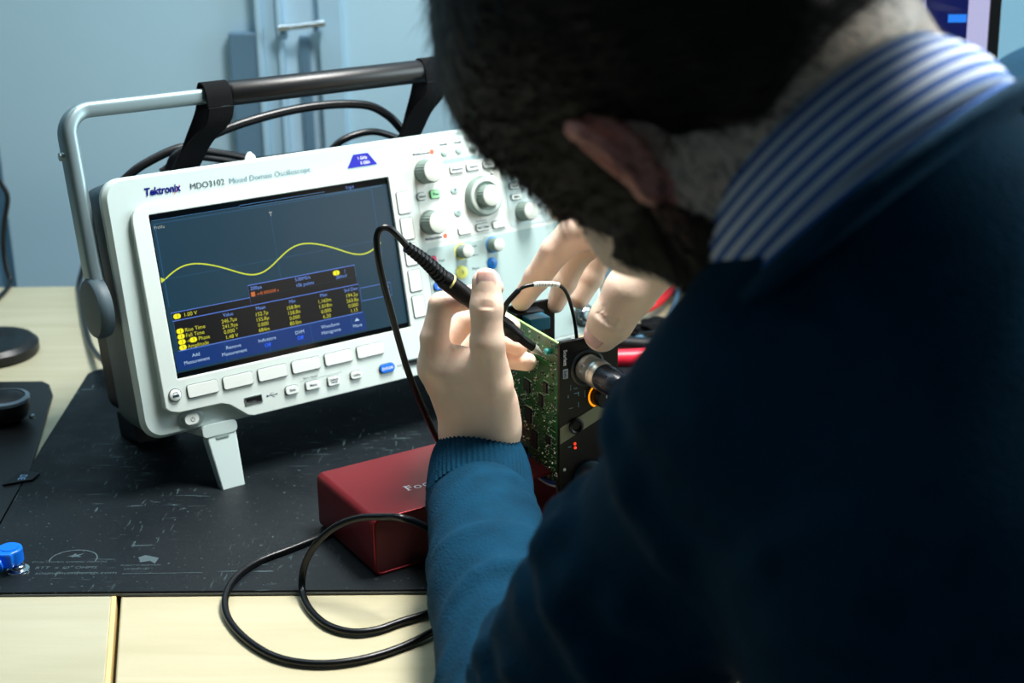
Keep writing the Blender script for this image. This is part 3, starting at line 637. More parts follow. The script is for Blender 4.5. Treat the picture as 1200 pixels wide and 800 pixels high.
# ---- knobs
def knob(u, v, r, h, ring=None, name='knob', capr=0.86, dish=False, color=None):
    M0 = Matrix.Translation((u, 0, v)) @ Matrix.Rotation(math.pi/2, 4, 'X')
    g = G(); n = 72; prof = [(r*1.02, 0), (r*1.02, 0.8), (r, 1.0), (r*0.97, h-1.6), (r*0.93, h-0.5)]
    g.lathe([(r*1.03, 0.0), (r*1.03, 1.0)], 48, M=M0)
    k = 96; vs = []; fs = []
    for j, hh in enumerate((1.0, h-1.3, h-0.2)):
        for i in range(k):
            rr = r*(1.0 if (i % 4) < 2 else 0.955)*(1, 0.97, 0.9)[j]; a = 2*math.pi*i/k; vs.append((rr*math.cos(a), rr*math.sin(a), hh))
    for j in range(2):
        for i in range(k): fs.append((j*k+i, j*k+(i+1) % k, (j+1)*k+(i+1) % k, (j+1)*k+i))
    fs.append(tuple(2*k+i for i in range(k)))
    g.add(vs, fs, M0); kb = g.build(name, M_knobside, OSC, angle=50)
    G().lathe([(r*0.90, h-0.6), (r*0.88, h+0.1), (r*0.80, h+0.45), (0.01, h+0.6)], 48, M=M0, cap=False).build('knob_cap', M_knob, kb)
    if ring: G().lathe([(r*1.22, 0.05), (r*1.22, 0.45), (r*1.0, 0.6)], 48, M=M0, cap=False).build('ring', mat('glow_'+ring[0], ring[1], 0.4), kb)
    return kb
K = knob(253.8, 177.3, 9.6, 14); knob(251.8, 137.0, 9.6, 14)
knob(276.5, 171.5-61.8, 5.6, 11, ring=('yellow', (0.93, 0.93, 0.45))); knob(306.5, 110.0, 5.6, 11, ring=('blue', (0.30, 0.62, 0.90)))
knob(341, 132.5, 8.0, 13); knob(333, 172, 8.0, 13); knob(378, 132.5, 7.5, 12); knob(378, 172, 7.5, 12)
M0 = Matrix.Translation((303.5, 0, 150.5)) @ Matrix.Rotation(math.pi/2, 4, 'X')
wh = G().lathe([(16.6, 0), (16.6, 3.2), (15.8, 6.4), (14.6, 7.2), (12.2, 7.4), (11.4, 6.0), (9, 5.6)], 72, M=M0, cap=False).build('wave_wheel', M_knobside, OSC)
G().lathe([(14.8, 7.15), (14.2, 7.5), (12.2, 7.6), (11.5, 6.4)], 72, M=M0, cap=False).build('rim', mat('wheel_rim', (0.78, 0.84, 0.81), 0.3), wh)
knob(303.5, 150.5, 9.2, 15, name='wheel_knob')
# small coloured channel keys, text keys and labels
def rkey(u, v, r, rgb, nm, txt=None):
    b = G().lathe([(r, 0), (r, 1.0), (r*0.85, 1.5), (0.01, 1.6)], 32, M=Matrix.Translation((u, 0.1, v)) @ Matrix.Rotation(math.pi/2, 4, 'X'), cap=False).build('channel_key', mat(nm, rgb, 0.4), OSC)
    if txt: g = G(); put_text(g, txt, u, v-1.6, 4.4, y=-1.6, align='C', bold=0.01); g.build('lettering', M_ink, b, smooth=False)
rkey(273.8, 93.2, 5.4, (0.93, 0.93, 0.45), 'key_yellow', '1'); rkey(303.6, 95.4, 4.8, (0.05, 0.50, 0.85), 'key_blue', '2')
M_red2 = mat('key_red', (0.80, 0.25, 0.38), 0.4)
button(244.5, 251.6, 103.6, 110.2, 1.0, m=M_red2, txt='M', ts=3.6); button(246, 254.5, 83, 89, 2.8, m=mat('key_royal', (0.12, 0.42, 0.85), 0.4), txt='R', ts=3.6, tm=M_whiteprint)
button(244.8, 251.6, 94, 99.6, 1.2, m=mat('key_pale', (0.80, 0.86, 0.82), 0.4), txt='B', ts=3)
g = G(); put_text(g, 'Math', 253.5, 104.6, 3.0, y=-0.42); put_text(g, 'Menu', 284, 93, 3.0, y=-0.42); put_text(g, 'Scale', 286, 111, 2.8, y=-0.42); put_text(g, 'Position', 284, 104, 2.4, y=-0.42)
put_text(g, 'Ref', 256, 84.6, 3.0, y=-0.42); g.build('lettering', M_ink, OSC, smooth=False)
button(243.2, 250.6, 155.6, 161.2, 2.2, txt='Select'); button(255.2, 264, 155.4, 161.6, 1.2, m=mat('key_green', (0.62, 0.92, 0.66), 0.4), txt='Fine', ts=2.6)
for u, s in ((282.6, 'Measure'), (298.2, 'Search'), (314.4, 'Test')): button(u-6.2, u+6.2, 172.4, 178.0, 1.6, txt=s, ts=2.5)
for u, s in ((282.2, '◂◂'), (299.4, 'Set / Clear'), (315.4, '▸▸')): button(u-6.2, u+6.2, 123.0, 128.6, 1.6, txt=s if s[0] == 'S' else ('<' if u < 290 else '>'), ts=2.2)
for u, v, s in ((278, 159.5, '►'), (278.4, 141.4, '+')):
    b = G().lathe([(3.7, 0), (3.7, 0.9), (3.0, 1.3), (0.01, 1.4)], 28, M=Matrix.Translation((u, 0.1, v)) @ Matrix.Rotation(math.pi/2, 4, 'X'), cap=False).build('round_key', mat('key_tint', (0.74, 0.83, 0.82), 0.5), OSC)
    g = G(); (g.add([(u-0.4, -1.5, v-1.2), (u-0.4, -1.5, v+1.2), (u+1.8, -1.5, v)], [(0, 1, 2)]) if s != '+' else put_text(g, '+?', u, v-1.2, 3.6, y=-1.5, align='C')); g.build('key_sign', M_ink, b, smooth=False)
for u, s in ((274, 'Intensity'), (287.6, 'Autoset'), (301, 'Default'), (330, 'Run/Stop')):
    G().lathe([(3.2, 0), (3.2, 0.8), (2.6, 1.2), (0.01, 1.3)], 28, M=Matrix.Translation((u, 0.1, 190.0)) @ Matrix.Rotation(math.pi/2, 4, 'X'), cap=False).build('round_key', MATS['key_tint'], OSC)
    g = G(); put_text(g, s, u, 195.4, 2.1, align='C', bold=0.03); g.build('lettering', M_ink, OSC, smooth=False)
button(331, 340, 152, 157, 1.6, txt='Level', ts=2.2); button(331, 341, 143, 147.6, 1.6, txt='Menu', ts=2.2)
g = G(); put_text(g, 'Horizontal', 349, 160, 2.6, align='C'); put_text(g, 'Scale', 351, 142, 2.6, align='C')
strip(g, [(352, 131), (356, 131), (356, 136), (360, 136)], 0.5); strip(g, [(352, 128), (361, 128)], 0.4)
strip(g, [(311, 170.5), (314.5, 168.4)], 0.5); g.add([(315, -0.3, 168), (317.4, -0.3, 165.8), (313.6, -0.3, 166.4)], [(0, 1, 2)])
put_text(g, 'Multipurpose', 244.6, 190.6, 2.9, bold=0.035); put_text(g, 'Multipurpose', 244.8, 123.4, 2.9, bold=0.035); put_text(g, 'Pan/Zoom', 299, 130.2, 2.4, align='C')
g.v = [(a, -0.32, c) for a, b, c in g.v]; g.build('lettering', M_ink, OSC, smooth=False)
g = G()
for u, v in ((262.5, 191.6), (263.5, 124.4)):
    p = circ(u, v, 2.1, 20); g.add([(a, -0.34, b) for a, b in p], [tuple(range(20))])
g.build('knob_badge', mat('orange_print', (0.92, 0.45, 0.32), 0.5), OSC, smooth=False)
g = G(); put_text(g, 'a', 262.5, 190.7, 3, y=-0.38, align='C'); put_text(g, 'b', 263.5, 123.4, 3, y=-0.38, align='C'); g.build('badge_letter', M_ink, OSC, smooth=False)
# BNC sockets
def bnc(u, v, name='bnc_socket'):
    M0 = Matrix.Translation((u, 0, v)) @ Matrix.Rotation(math.pi/2, 4, 'X')
    b = G().lathe([(10.4, 0), (10.4, 1.2), (9.6, 2.0), (7.4, 2.2), (7.4, 1.0)], 40, M=M0, cap=False).build(name, mat('bnc_surround', (0.20, 0.25, 0.25), 0.4), OSC)
    G().lathe([(6.3, 0.5), (6.3, 3), (5.1, 3.3), (5.1, 13), (4.5, 13), (4.5, 4.5)], 40, M=M0, cap=False).lathe([(1.0, 9), (1.0, 10)], 10, M=M0 @ Matrix.Translation((6.0, 0, 0))).build('shell', M_chrome, b)
    G().lathe([(4.5, 4.4), (0.01, 4.4)], 24, M=M0, cap=False).lathe([(2.6, 4), (2.6, 9.5), (0.9, 9.5), (0.9, 6)], 24, M=M0, cap=False).build('insulator', mat('bnc_ptfe', (0.85, 0.84, 0.72), 0.4), b)
    G().lathe([(1.0, 5), (1.0, 9.8)], 12, M=M0).build('pin', mat('bnc_gold', (0.80, 0.62, 0.15), 0.25, 1.0), b)
for u, v in ((264, 44), (300, 44), (340, 44), (388, 36)): bnc(u, v)
# ---- feet
def foot(u):
    h = G(); h.prism(rrect(u-13.5, u+13.5, 11, 20, 3, 5), 4, 40); hb = h.build('foot_block', M_shell, OSC, bevel=1.4, seg=3)
    # flap: hinged under the block, swung forward and down to the mat
    fl = G(); vs = []
    prof = [(9, 15), (3, 14), (-3.5, -30.0), (0.5, -30.6), (6.5, -29), (13, 12)]
    prof = [(12, 11.5), (5.0, 12.5), (-1.5, -30.5), (1.5, -31.0), (6, -30.4), (16, 9)]
    w0, w1 = 11.5, 9.0
    n = len(prof)
    for sgn in (-1, 1):
        for y, z in prof:
            hw = w0 + (w1-w0)*(12-z)/43
            vs.append((u+1+sgn*hw, y, z))
    fl.add(vs, [tuple(range(n-1, -1, -1)), tuple(range(n, 2*n))]+[(i, (i+1) % n, n+(i+1) % n, n+i) for i in range(n)])
    f = fl.build('foot_flap', M_shell, OSC, bevel=1.0)
    G().prism(rrect(u-4, u+6, 8.6, 10.2, 0.6, 3), 3.6, 8).build('hinge_lip', mat('dish_grey', (0.55, 0.62, 0.61), 0.45), f)
foot(52); foot(362)
G().prism(rrect(20, 60, 1, 26, 4), 100, 138).build('rear_foot', M_rubber, OSC, bevel=1); G().prism(rrect(350, 390, 1, 26, 4), 100, 138).build('rear_foot', M_rubber, OSC, bevel=1)
# ---- handle
hu0, hu1, hy, hz, rc = -13.5, 424, 24, 256, 17
path = [(hu0, hy-2, 120), (hu0, hy, 150)]
for i in range(9):
    a = math.pi*i/16; path.append((hu0+rc-rc*math.cos(a), hy, hz-rc+rc*math.sin(a)))
for i in range(9):
    a = math.pi/2*(1-i/8); path.append((hu1-rc+rc*math.cos(a), hy, hz-rc+rc*math.sin(a)))
path += [(hu1, hy, 150), (hu1, hy-2, 120)]
secr = [(a, b) for a, b in rrect(-5.5, 5.5, -9.5, 9.5, 4.2, 4)]
# section: first axis in the plane of the bow, second axis front-to-back
g = G(); P = [Vector(p) for p in path]; vs = []; fs = []; k = len(secr); n = len(P)
for i in range(n):
    Tn = (P[min(i+1, n-1)]-P[max(i-1, 0)]).normalized(); B = Vector((0, 1, 0)); A = B.cross(Tn)
    for a, b in secr:
        t_ = min(1, max(0, (P[i].x-hu0)/14)) if P[i].x < 200 else min(1, max(0, (hu1-P[i].x)/14))
        vs.append(tuple(P[i]+A*a+B*b*(1-0.36*t_)))
for i in range(n-1):
    for j in range(k): fs.append((i*k+j, i*k+(j+1) % k, (i+1)*k+(j+1) % k, (i+1)*k+j))
fs += [tuple(range(k-1, -1, -1)), tuple((n-1)*k+j for j in range(k))]
g.add(vs, fs); hb = g.build('handle', mat('handle_grey', (0.48, 0.56, 0.58), 0.36, 0.5), OSC)
G().tube([(110, hy, hz), (112, hy, hz), (300, hy, hz), (302, hy, hz)], 9.2, 28, radii=[0.86, 1, 1, 0.86]).build('grip', M_rubber, hb)
for hu, s in ((hu0-1, -1), (hu1+1, 1)):
    Mx = Matrix.Translation((hu, hy-2, 118)) @ Matrix.Rotation(math.pi/2*s, 4, 'Y')
    G().lathe([(21, -4), (22, 0), (22, 4), (20.5, 6), (12, 6.8), (0.01, 7)], 56, M=Mx, cap=False).build('pivot_disc', M_dkshell, OSC)
G().tube([(hu0-8.5, hy, 226), (hu0-4, hy, 226)], 3.0, 12).build('stop_pin', M_alu, hb)
# straps slung over the handle, holding the pouch behind the instrument
def strap(path, hw, name, label):
    P = [Vector(p) for p in path]; g = G(); vs = []; n = len(P)
    for i in range(n):
        for dx, dy in ((-hw, 0), (hw, 0), (hw, 1), (-hw, 1)):
            Tn = (P[min(i+1, n-1)]-P[max(i-1, 0)]).normalized(); N = Tn.cross(Vector((1, 0, 0))).normalized()
            vs.append(tuple(P[i]+Vector((dx, 0, 0))+N*(2.0 if dy else 0)))
    fs = [(3, 2, 1, 0), tuple(4*(n-1)+j for j in range(4))]
    for i in range(n-1):
        for j in range(4): fs.append((4*i+j, 4*i+(j+1) % 4, 4*i+4+(j+1) % 4, 4*i+4+j))
    g.add(vs, fs); return g.build(name, M_fabric, None, bevel=0.4)
PCH = empty('accessory_pouch', mtx=T_OSC); tag(PCH, 'black accessory pouch hanging by two webbing straps from the handle behind the oscilloscope', 'pouch')
def lo(u, w, v): return (u, w, v)
for u0, u1 in ((99, 75), (286, 268)):
    pts = catmull([(u0, hy-9.6, hz-9), (u0, hy-10, hz+1), (u0, hy-6, hz+8.5), (u0, hy+2, hz+10.2), (u0, hy+8.5, hz+4), (u0-2, hy+10, hz-8), (u0*0.5+u1*0.5+1, hy+14, 230), (u1, 46, 205), (u1-3, 80, 196)], 5); s = strap(pts, 10, 'strap', ''); s.parent = PCH
    pts = catmull([(u0, hy-9.6, hz-9), (u0-3, hy-5, hz-20), (u0*0.4+u1*0.6, hy+6, 224), (u1-1, 40, 206)], 5); s = strap(pts, 10, 'strap', ''); s.parent = PCH
bm = bmesh.new(); bmesh.ops.create_icosphere(bm, subdivisions=4, radius=1); g = G()
for v in bm.verts:
    a = v.co; sx = abs(a.x)**0.6*(1 if a.x > 0 else -1); sz = abs(a.z)**0.7*(1 if a.z > 0 else -1)
    q = 1+0.03*math.sin(9*a.x+2)+0.03*math.sin(13*a.y)
    v.co = Vector((170+130*sx*q, 108+36*a.y, 192+14*max(-0.2, sz)*q))
bm.verts.index_update(); g.add([tuple(v.co) for v in bm.verts], [tuple(v.index for v in f.verts) for f in bm.faces]); bm.free()
g.build('pouch_body', M_fabric, PCH)
G().tube(catmull([(44, 96, 203), (60, 90, 213), (90, 84, 222), (112, 84, 216), (140, 86, 208), (160, 90, 200)], 8), 3.4, 10).build('piping', M_rubber, PCH)
G().tube(catmull([(70, 82, 206), (90, 78, 214), (120, 76, 208), (140, 80, 202)], 8), 2.4, 10).build('piping', M_rubber, PCH)
g = G().tube(catmull([(72, 70, 207), (84, 68, 219), (130, 66, 233), (190, 66, 240), (240, 64, 237), (262, 62, 226), (276, 60, 208)], 8), 3.6, 12)
lc = g.build('loop_cable', M_cable); lc.matrix_world = T_OSC; tag(lc, 'black cable arching between the two straps above the oscilloscope', 'cable')
G2 = G().tube(catmull([(218, 96, 200), (235, 92, 211), (262, 90, 214), (290, 92, 204)], 8), 3.0, 10).build('loop_cable', M_cable); G2.matrix_world = T_OSC; tag(G2, 'short black cable hump at the foot of the right strap', 'cable')

# ------------------------------------------------------------------ red case (open metal sleeve)
M_case = mat('red_anodised', (0.47, 0.11, 0.14), 0.34, 0.55, bump=(1500, 0.04))
BOXM = Matrix.Translation(Vector((-89.9, 834.2, 3.0))*MM) @ Matrix.Rotation(0.5513, 4, 'Z')
t = empty('metal_case', mtx=BOXM); tag(t, 'empty dark red aluminium case with white lettering lying on the black mat', 'case')
BW, BD, BH = 141, 86, 40.5
g = G(); g.prism(rrect(0, BW, 0, BH, 5, 6), 0, BD, holes=[rrect(1.8, BW-1.8, 1.8, BH-1.8, 3.4, 6)]); g.build('shell', M_case, t, bevel=0.5)
G().prism(rrect(2, BW-2, 2, BH-2, 3.2, 6), 2.4, 3.6, holes=[]).build('end_panel', mat('red_end_panel', (0.42, 0.12, 0.14), 0.45, 0.3), t) if False else None
g = G(); g.prism(rrect(1.9, 72, 1.9, BH-1.9, 3.2, 6), 1.5, 3.0); g.build('end_panel', mat('red_end_panel', (0.40, 0.20, 0.21), 0.5), t, bevel=0.3)
g = G(); g.box(1.9, BW-1.9, 40, 41.2, 1.9, 3.4); g.build('guide_rail', M_case, t)
# roman lettering with hairline serifs, on the top face
def roman(g, word, x, y, size, z):
    cx = x
    for i, ch in enumerate(word):
        s = size if i == 0 else size*0.78
        vs, fs = text_geo(ch if i == 0 else ch.upper() if False else ch, 0.0); s = size
        g.add([(cx+a*s*1.05, y+b*s, z) for a, b in vs], fs)
        wd = max(a for a, b in vs)*s*1.05
        mn = min(a for a, b in vs)*s*1.05
        if ch in 'Fri': g.add([(cx+mn-0.9, y, z), (cx+mn+2.2, y, z), (cx+mn+2.2, y+0.5, z), (cx+mn-0.9, y+0.5, z)], [(0, 1, 2, 3)])
        if ch == 'F':
            g.add([(cx+mn-0.9, y+s*0.73-0.5, z), (cx+mn+1, y+s*0.73-0.5, z), (cx+mn+1, y+s*0.73, z), (cx+mn-0.9, y+s*0.73, z)], [(0, 1, 2, 3)])
            g.add([(cx+wd-0.5, y+s*0.73-2.4, z), (cx+wd, y+s*0.73-2.4, z), (cx+wd, y+s*0.73, z), (cx+wd-0.5, y+s*0.73, z)], [(0, 1, 2, 3)])
        cx += wd+0.9
g = G(); roman(g, 'Focusrite', 39.5, 27, 10.5, BH+0.08); g.build('lettering', M_whiteprint, t, smooth=False)
# ------------------------------------------------------------------ opened audio device standing on its side (local: x along the front panel, y back, z up)
DV = Matrix.Translation(Vector((32, 897, 3.0))*MM) @ Matrix.Rotation(math.radians(28), 4, 'Z')
DEV = empty('audio_interface', mtx=DV); tag(DEV, 'opened audio device held upright, bare green circuit board on one side and black front panel', 'audio device')
M_pcb = mat('green_solder_mask', (0.03, 0.31, 0.11), 0.4, noise=(120, 0.35), coat=0.08)
M_pcbedge = mat('board_edge', (0.62, 0.80, 0.50), 0.5)
M_solder = mat('solder', (0.80, 0.82, 0.80), 0.3, 0.9)
M_silk = mat('board_legend', (0.85, 0.9, 0.86), 0.6)
M_fp = mat('panel_black', (0.02, 0.028, 0.04), 0.36, spec=0.35, bump=(1500, 0.06))
G().box(-0.6, 0.9, 1.2, 86, 31, 135.5).build('circuit_board', M_pcb, DEV, bevel=0.1)
pcb = COL.objects[-1] if False else [c for c in DEV.children if c.name.startswith('circuit_board')][0]
G().box(-0.75, 0.95, 1.2, 86, 135.5, 136.1).box(-0.75, 0.95, 0.8, 1.3, 31, 136.1).build('board_edge', M_pcbedge, pcb)
rnd = random.Random(11)
sol = G(); silk = G(); chips = G(); tr = G()
def onb(y, z, dy, dz, h, g): g.box(-0.6-h, -0.5, y, y+dy, z, z+dz)
for i in range(560):
    y, z = rnd.uniform(4, 84), rnd.uniform(33, 133)
    if z > 100 and rnd.random() < 0.35: continue
    k = rnd.random()
    if k < 0.45:      # chip resistor: body with two ends
        s = rnd.choice((0.55, 0.7)); v = rnd.random() < 0.5
        dy, dz = (2.6*s, 1.3*s) if v else (1.3*s, 2.6*s)
        chips.box(-1.15, -0.5, y, y+dy, z, z+dz)
        if v: sol.box(-1.2, -0.5, y-0.5*s, y, z, z+dz).box(-1.2, -0.5, y+dy, y+dy+0.5*s, z, z+dz)
        else: sol.box(-1.2, -0.5, y, y+dy, z-0.5*s, z).box(-1.2, -0.5, y, y+dy, z+dz, z+dz+0.5*s)
    elif k < 0.8:
        r = rnd.choice((0.45, 0.6, 0.9)); sol.lathe([(r, 0), (r*0.75, 0.3), (r*0.2, 0.8)], 6, M=Matrix.Translation((-0.6, y, z)) @ Matrix.Rotation(-math.pi/2, 4, 'Y'))
    else:
        silk.box(-0.68, -0.55, y, y+rnd.uniform(1, 3.4), z, z+0.35); silk.box(-0.68, -0.55, y, y+0.35, z, z+rnd.uniform(1, 3))
for y, z, dy, dz in ((40, 88, 8, 8), (38, 66, 9, 10), (22, 84, 5, 8), (52, 105, 5, 6), (30, 50, 8, 12), (12, 60, 5, 5), (60, 70, 10, 12), (16, 96, 5, 7), (45, 40, 10, 6)):
    chips.box(-2.2, -0.5, y, y+dy, z, z+dz)
    for q in range(int(dz/1.2)):
        sol.box(-1.0, -0.5, y-0.9, y, z+0.3+1.2*q, z+0.9+1.2*q).box(-1.0, -0.5, y+dy, y+dy+0.9, z+0.3+1.2*q, z+0.9+1.2*q)
    silk.box(-0.66, -0.55, y-1.6, y+dy+1.6, z-1.0, z-0.7).box(-0.66, -0.55, y-1.6, y+dy+1.6, z+dz+0.7, z+dz+1.0)
for k in range(9): silk.box(-0.66, -0.55, 6+0.3*(k % 2), 12, 34+4.6*k, 34.35+4.6*k)
for y in (3.4, 5.2, 14.5, 33): tr.box(-0.66, -0.55, y, y+0.7, 34+y, 118-y*0.4)
for z in (44, 48, 118, 128): tr.box(-0.66, -0.55, 6, 50, z, z+0.6)
tag(chips.build('board_chips', mat('chip_black', (0.09, 0.10, 0.10), 0.5), pcb, smooth=False), kind='stuff'); tag(sol.build('solder_joints', M_solder, pcb), kind='stuff'); tag(silk.build('board_legend', M_silk, pcb, smooth=False), kind='stuff')
tr.build('copper_trace', mat('trace_green', (0.12, 0.52, 0.22), 0.4), pcb, smooth=False)
G().lathe([(2.2, 0), (2.2, 3.0), (1.6, 3.6)], 16, M=Matrix.Translation((-0.5, 14, 127)) @ Matrix.Rotation(-math.pi/2, 4, 'Y')).build('capacitor', mat('teal_component', (0.25, 0.62, 0.62), 0.35), pcb)
# front panel and rear panel
G().prism(rrect(-2.2, 43, 0, 138, 2.5, 5), -2.2, 0.6).build('front_panel', M_fp, DEV, bevel=0.6, seg=3)
fp = [c for c in DEV.children if c.name.startswith('front_panel')][0]
G().box(3, 41, 79, 82, 2, 139).box(3, 26, 68, 80, 90, 136).build('rear_panel', M_fp, DEV, bevel=0.8)
G().box(8, 24, 56, 68, 126, 135).build('rear_jack', mat('teal_jack', (0.10, 0.36, 0.45), 0.35), DEV, bevel=0.6)
for y, z, r in ((30, 60, 6), (46, 96, 5), (20, 100, 5), (50, 40, 6)):
    G().lathe([(r, 0), (r, 12), (r-0.8, 12.8)], 20, M=Matrix.Translation((1, y, z)) @ Matrix.Rotation(math.pi/2, 4, 'Y')).build('capacitor', M_black, pcb)
G().box(1, 30, 2, 20, 92, 128).build('socket_housing', M_black, DEV, bevel=0.6)
g = G(); RT = Matrix.Translation((0, -2.35, 0)) @ Matrix.Rotation(math.pi/2, 4, 'Y')
# lettering runs down the panel edge
def ptext(g, s, x, z, size, **k):
    g0 = G(); put_text(g0, s, 0, 0, size, y=0, **k); g.add([(x+b, -2.35, z-a) for a, y, b in g0.v], g0.f)
ptext(g, 'Scarlett', 0.8, 132.5, 3.6, bold=0.02); g.build('lettering', M_whiteprint, fp, smooth=False)
G().box(0.4, 4.1, -2.45, -2.2, 112.2, 118.8).build('name_badge', mat('badge_grey', (0.62, 0.68, 0.74), 0.5), fp, smooth=False)
g = G(); ptext(g, 'Solo', 1.2, 118.2, 3.0, bold=0.02); g.v = [(a, -2.6, c) for a, b, c in g.v]; g.build('lettering', M_ink, fp, smooth=False)
def pl(x, z): return Matrix.Translation((x, -2.2, z)) @ Matrix.Rotation(math.pi/2, 4, 'X')
# socket collar, gain knob with lit half ring, band with jack, lamp, big knob
G().lathe([(13, 0), (13, 0.8), (11.6, 1.2), (11.2, 0.3)], 48, M=pl(19, 117), cap=False).build('socket_collar', mat('collar_grey', (0.16, 0.18, 0.19), 0.35), fp)
kb = G().lathe([(6.6, 0), (6.6, 8), (5.9, 9), (0.01, 9)], 40, M=pl(28.5, 95.5), cap=False).build('gain_knob', M_black, fp)
G().lathe([(7.4, 0.3), (8.8, 0.3)], 40, M=pl(28.5, 95.5), cap=False, a0=math.radians(75), a1=math.radians(285)).build('light_ring', mat('amber_ring', (1.0, 0.62, 0.05), 0.3, emit=(1.0, 0.58, 0.04), emit_s=1.0), fp)
G().box(28.2, 28.9, -12.0, -11.2, 96.5, 101.8).build('pointer', M_whiteprint, kb)
g = G(); z0 = 70; g.add([(a, y, b) for y in (-2.9, -2.1) for a, b in ((-2, z0-4), (43, z0+14), (43, z0+25), (-2, z0+7.5))], [(0, 1, 2, 3), (7, 6, 5, 4), (0, 4, 5, 1), (1, 5, 6, 2), (2, 6, 7, 3), (3, 7, 4, 0)]); g.build('panel_band', mat('olive_band', (0.46, 0.47, 0.38), 0.4), fp, bevel=0.2)
G().lathe([(5.4, 0.6), (5.4, 2.2), (4.4, 2.6), (3.4, 2.0), (3.2, 0.8), (0.01, 0.8)], 36, M=pl(10, 77), cap=False).build('jack_socket', M_black, fp)
for x, z in ((9.6, 64), (9.9, 61)): G().lathe([(1.1, 0.1), (0.9, 0.8), (0.01, 1.0)], 14, M=pl(x, z), cap=False).build('status_lamp', mat('lamp_red', (0.9, 0.25, 0.15), 0.3, emit=(0.95, 0.25, 0.15), emit_s=0.8), fp)
for x, z, w_, h_ in ((6, 103, 0.6, 4), (8.5, 103.5, 3, 0.6), (9, 100, 3, 0.6), (4, 98, 0.8, 2), (12, 98, 0.7, 3), (5, 90, 3, 0.6), (12, 90, 0.7, 3.5), (4.5, 62, 2.4, 0.8), (17, 96, 0.5, 5)):
    G().box(x, x+w_, -2.35, -2.2, z, z+h_).build('panel_mark', M_inkpale, fp, smooth=False)
G().lathe([(1.2, 0.1), (0.9, 0.6), (0.01, 0.7)], 12, M=pl(1.6, 46.5), cap=False).build('panel_screw', M_alu, fp)
kb = G().lathe([(12.5, 0), (12.0, 10), (10.8, 11.5), (0.01, 11.6)], 56, M=pl(21, 36), cap=False).build('monitor_knob', mat('knob_slate', (0.20, 0.27, 0.31), 0.35), fp)
g = G(); g2 = G(); strip(g2, [(16, 35.5), (24, 42)], 0.9); strip(g2, [(20.5, 38.6), (23.5, 34)], 0.9); g.add([(a, -14.0, c) for a, b, c in g2.v], g2.f); g.build('pointer', M_whiteprint, kb, smooth=False)
# blue-and-white wire pair along the foot of the board
G().tube(catmull([(-1.6, 42, 42), (-2.4, 32, 33), (-2.2, 20, 32), (-1.8, 6, 34)], 6), 0.8, 8).build('wire', mat('wire_blue', (0.15, 0.3, 0.75), 0.4), DEV)
G().tube(catmull([(-1.8, 34, 38), (-3.4, 28, 31.5), (-3.2, 14, 31), (-2.6, 3, 33)], 6), 0.7, 8).build('wire', mat('wire_white', (0.85, 0.88, 0.92), 0.4), DEV)
# XLR plug in the front socket
XM = DV @ Matrix.Scale(1, 4) @ Matrix.Translation(Vector((19, -2.6, 117))*MM) @ Matrix.Rotation(math.pi/2, 4, 'X')
PLG = empty('microphone_plug', mtx=XM); tag(PLG, 'silver and black microphone plug pushed into the front panel of the audio device', 'plug')
M_nick = mat('satin_nickel', (0.80, 0.78, 0.72), 0.32, 0.65)
s = G().lathe([(9.3, 0), (9.3, 9.5), (9.6, 10), (9.6, 18), (9.3, 18.6), (9.3, 21)], 56).build('shell', M_nick, PLG)
G().lathe([(9.75, 11.5), (9.9, 12), (9.9, 14.5), (9.75, 15)], 56, cap=False).build('shell_ring', M_alu, s)
for a in (2.6, 3.1): G().lathe([(1.1, 0), (1.1, 0.5), (0.5, 0.6)], 12, M=Matrix.Rotation(a, 4, 'Z') @ Matrix.Translation((9.2, 0, 6)) @ Matrix.Rotation(math.pi/2, 4, 'Y')).build('rivet', M_alu, s)
b = G().lathe([(9.0, 21), (9.2, 22), (8.8, 36), (7.0, 40), (6.4, 41)], 48).build('rear_sleeve', mat('blue_black_sleeve', (0.08, 0.12, 0.16), 0.3), PLG)
g = G()
for k in range(8): g.box(-0.7, 0.7, 8.4, 9.6, 23, 34, M=Matrix.Rotation(k*math.pi/4, 4, 'Z'))
g.build('grip_rib', MATS['blue_black_sleeve'], b, bevel=0.3)
g = G()
for k in range(6): g.lathe([(4.6, 40+3*k), (6.0-0.25*k, 40.6+3*k), (6.0-0.25*k, 42+3*k), (4.4, 42.8+3*k)], 32)
g.build('cable_boot', M_rubber, PLG)
mc = G().tube(catmull([(0, 0, 56), (1, -4, 72), (8, -34, 94), (24, -84, 104), (60, -113, 92), (110, -114, 50), (170, -114, 20)], 8), 3.2, 12).build('cord', M_cable, PLG)

# ------------------------------------------------------------------ test probe
A = np.array(at(478, 290, 874)); B = np.array(at(520, 327, 885)); Tp = np.array(at(637.5, 415, 910.0))
Tp = np.array([*(DV @ Vector((-1.2*MM, 20*MM, 121.5*MM)))])/MM
axd = (Tp-B); Ln = np.linalg.norm(axd); ax = axd/Ln
PM = Matrix.Translation(Vector(B)*MM) @ Vector(ax).to_track_quat('Z', 'Y').to_matrix().to_4x4()
PRB = empty('test_probe', mtx=PM); tag(PRB, 'black oscilloscope probe with ribbed cable sleeve, its metal tip touching the green circuit board', 'probe')
L1 = Ln
G().lathe([(5.4, -1), (5.9, 0), (6.0, 3), (5.8, 20), (5.2, L1*0.5), (5.4, L1*0.56), (5.6, L1*0.60), (5.6, L1*0.63), (5.0, L1*0.65), (4.6, L1*0.70), (4.6, L1*0.725), (3.2, L1*0.76), (3.0, L1*0.88)], 36).build('handle', M_black, PRB)
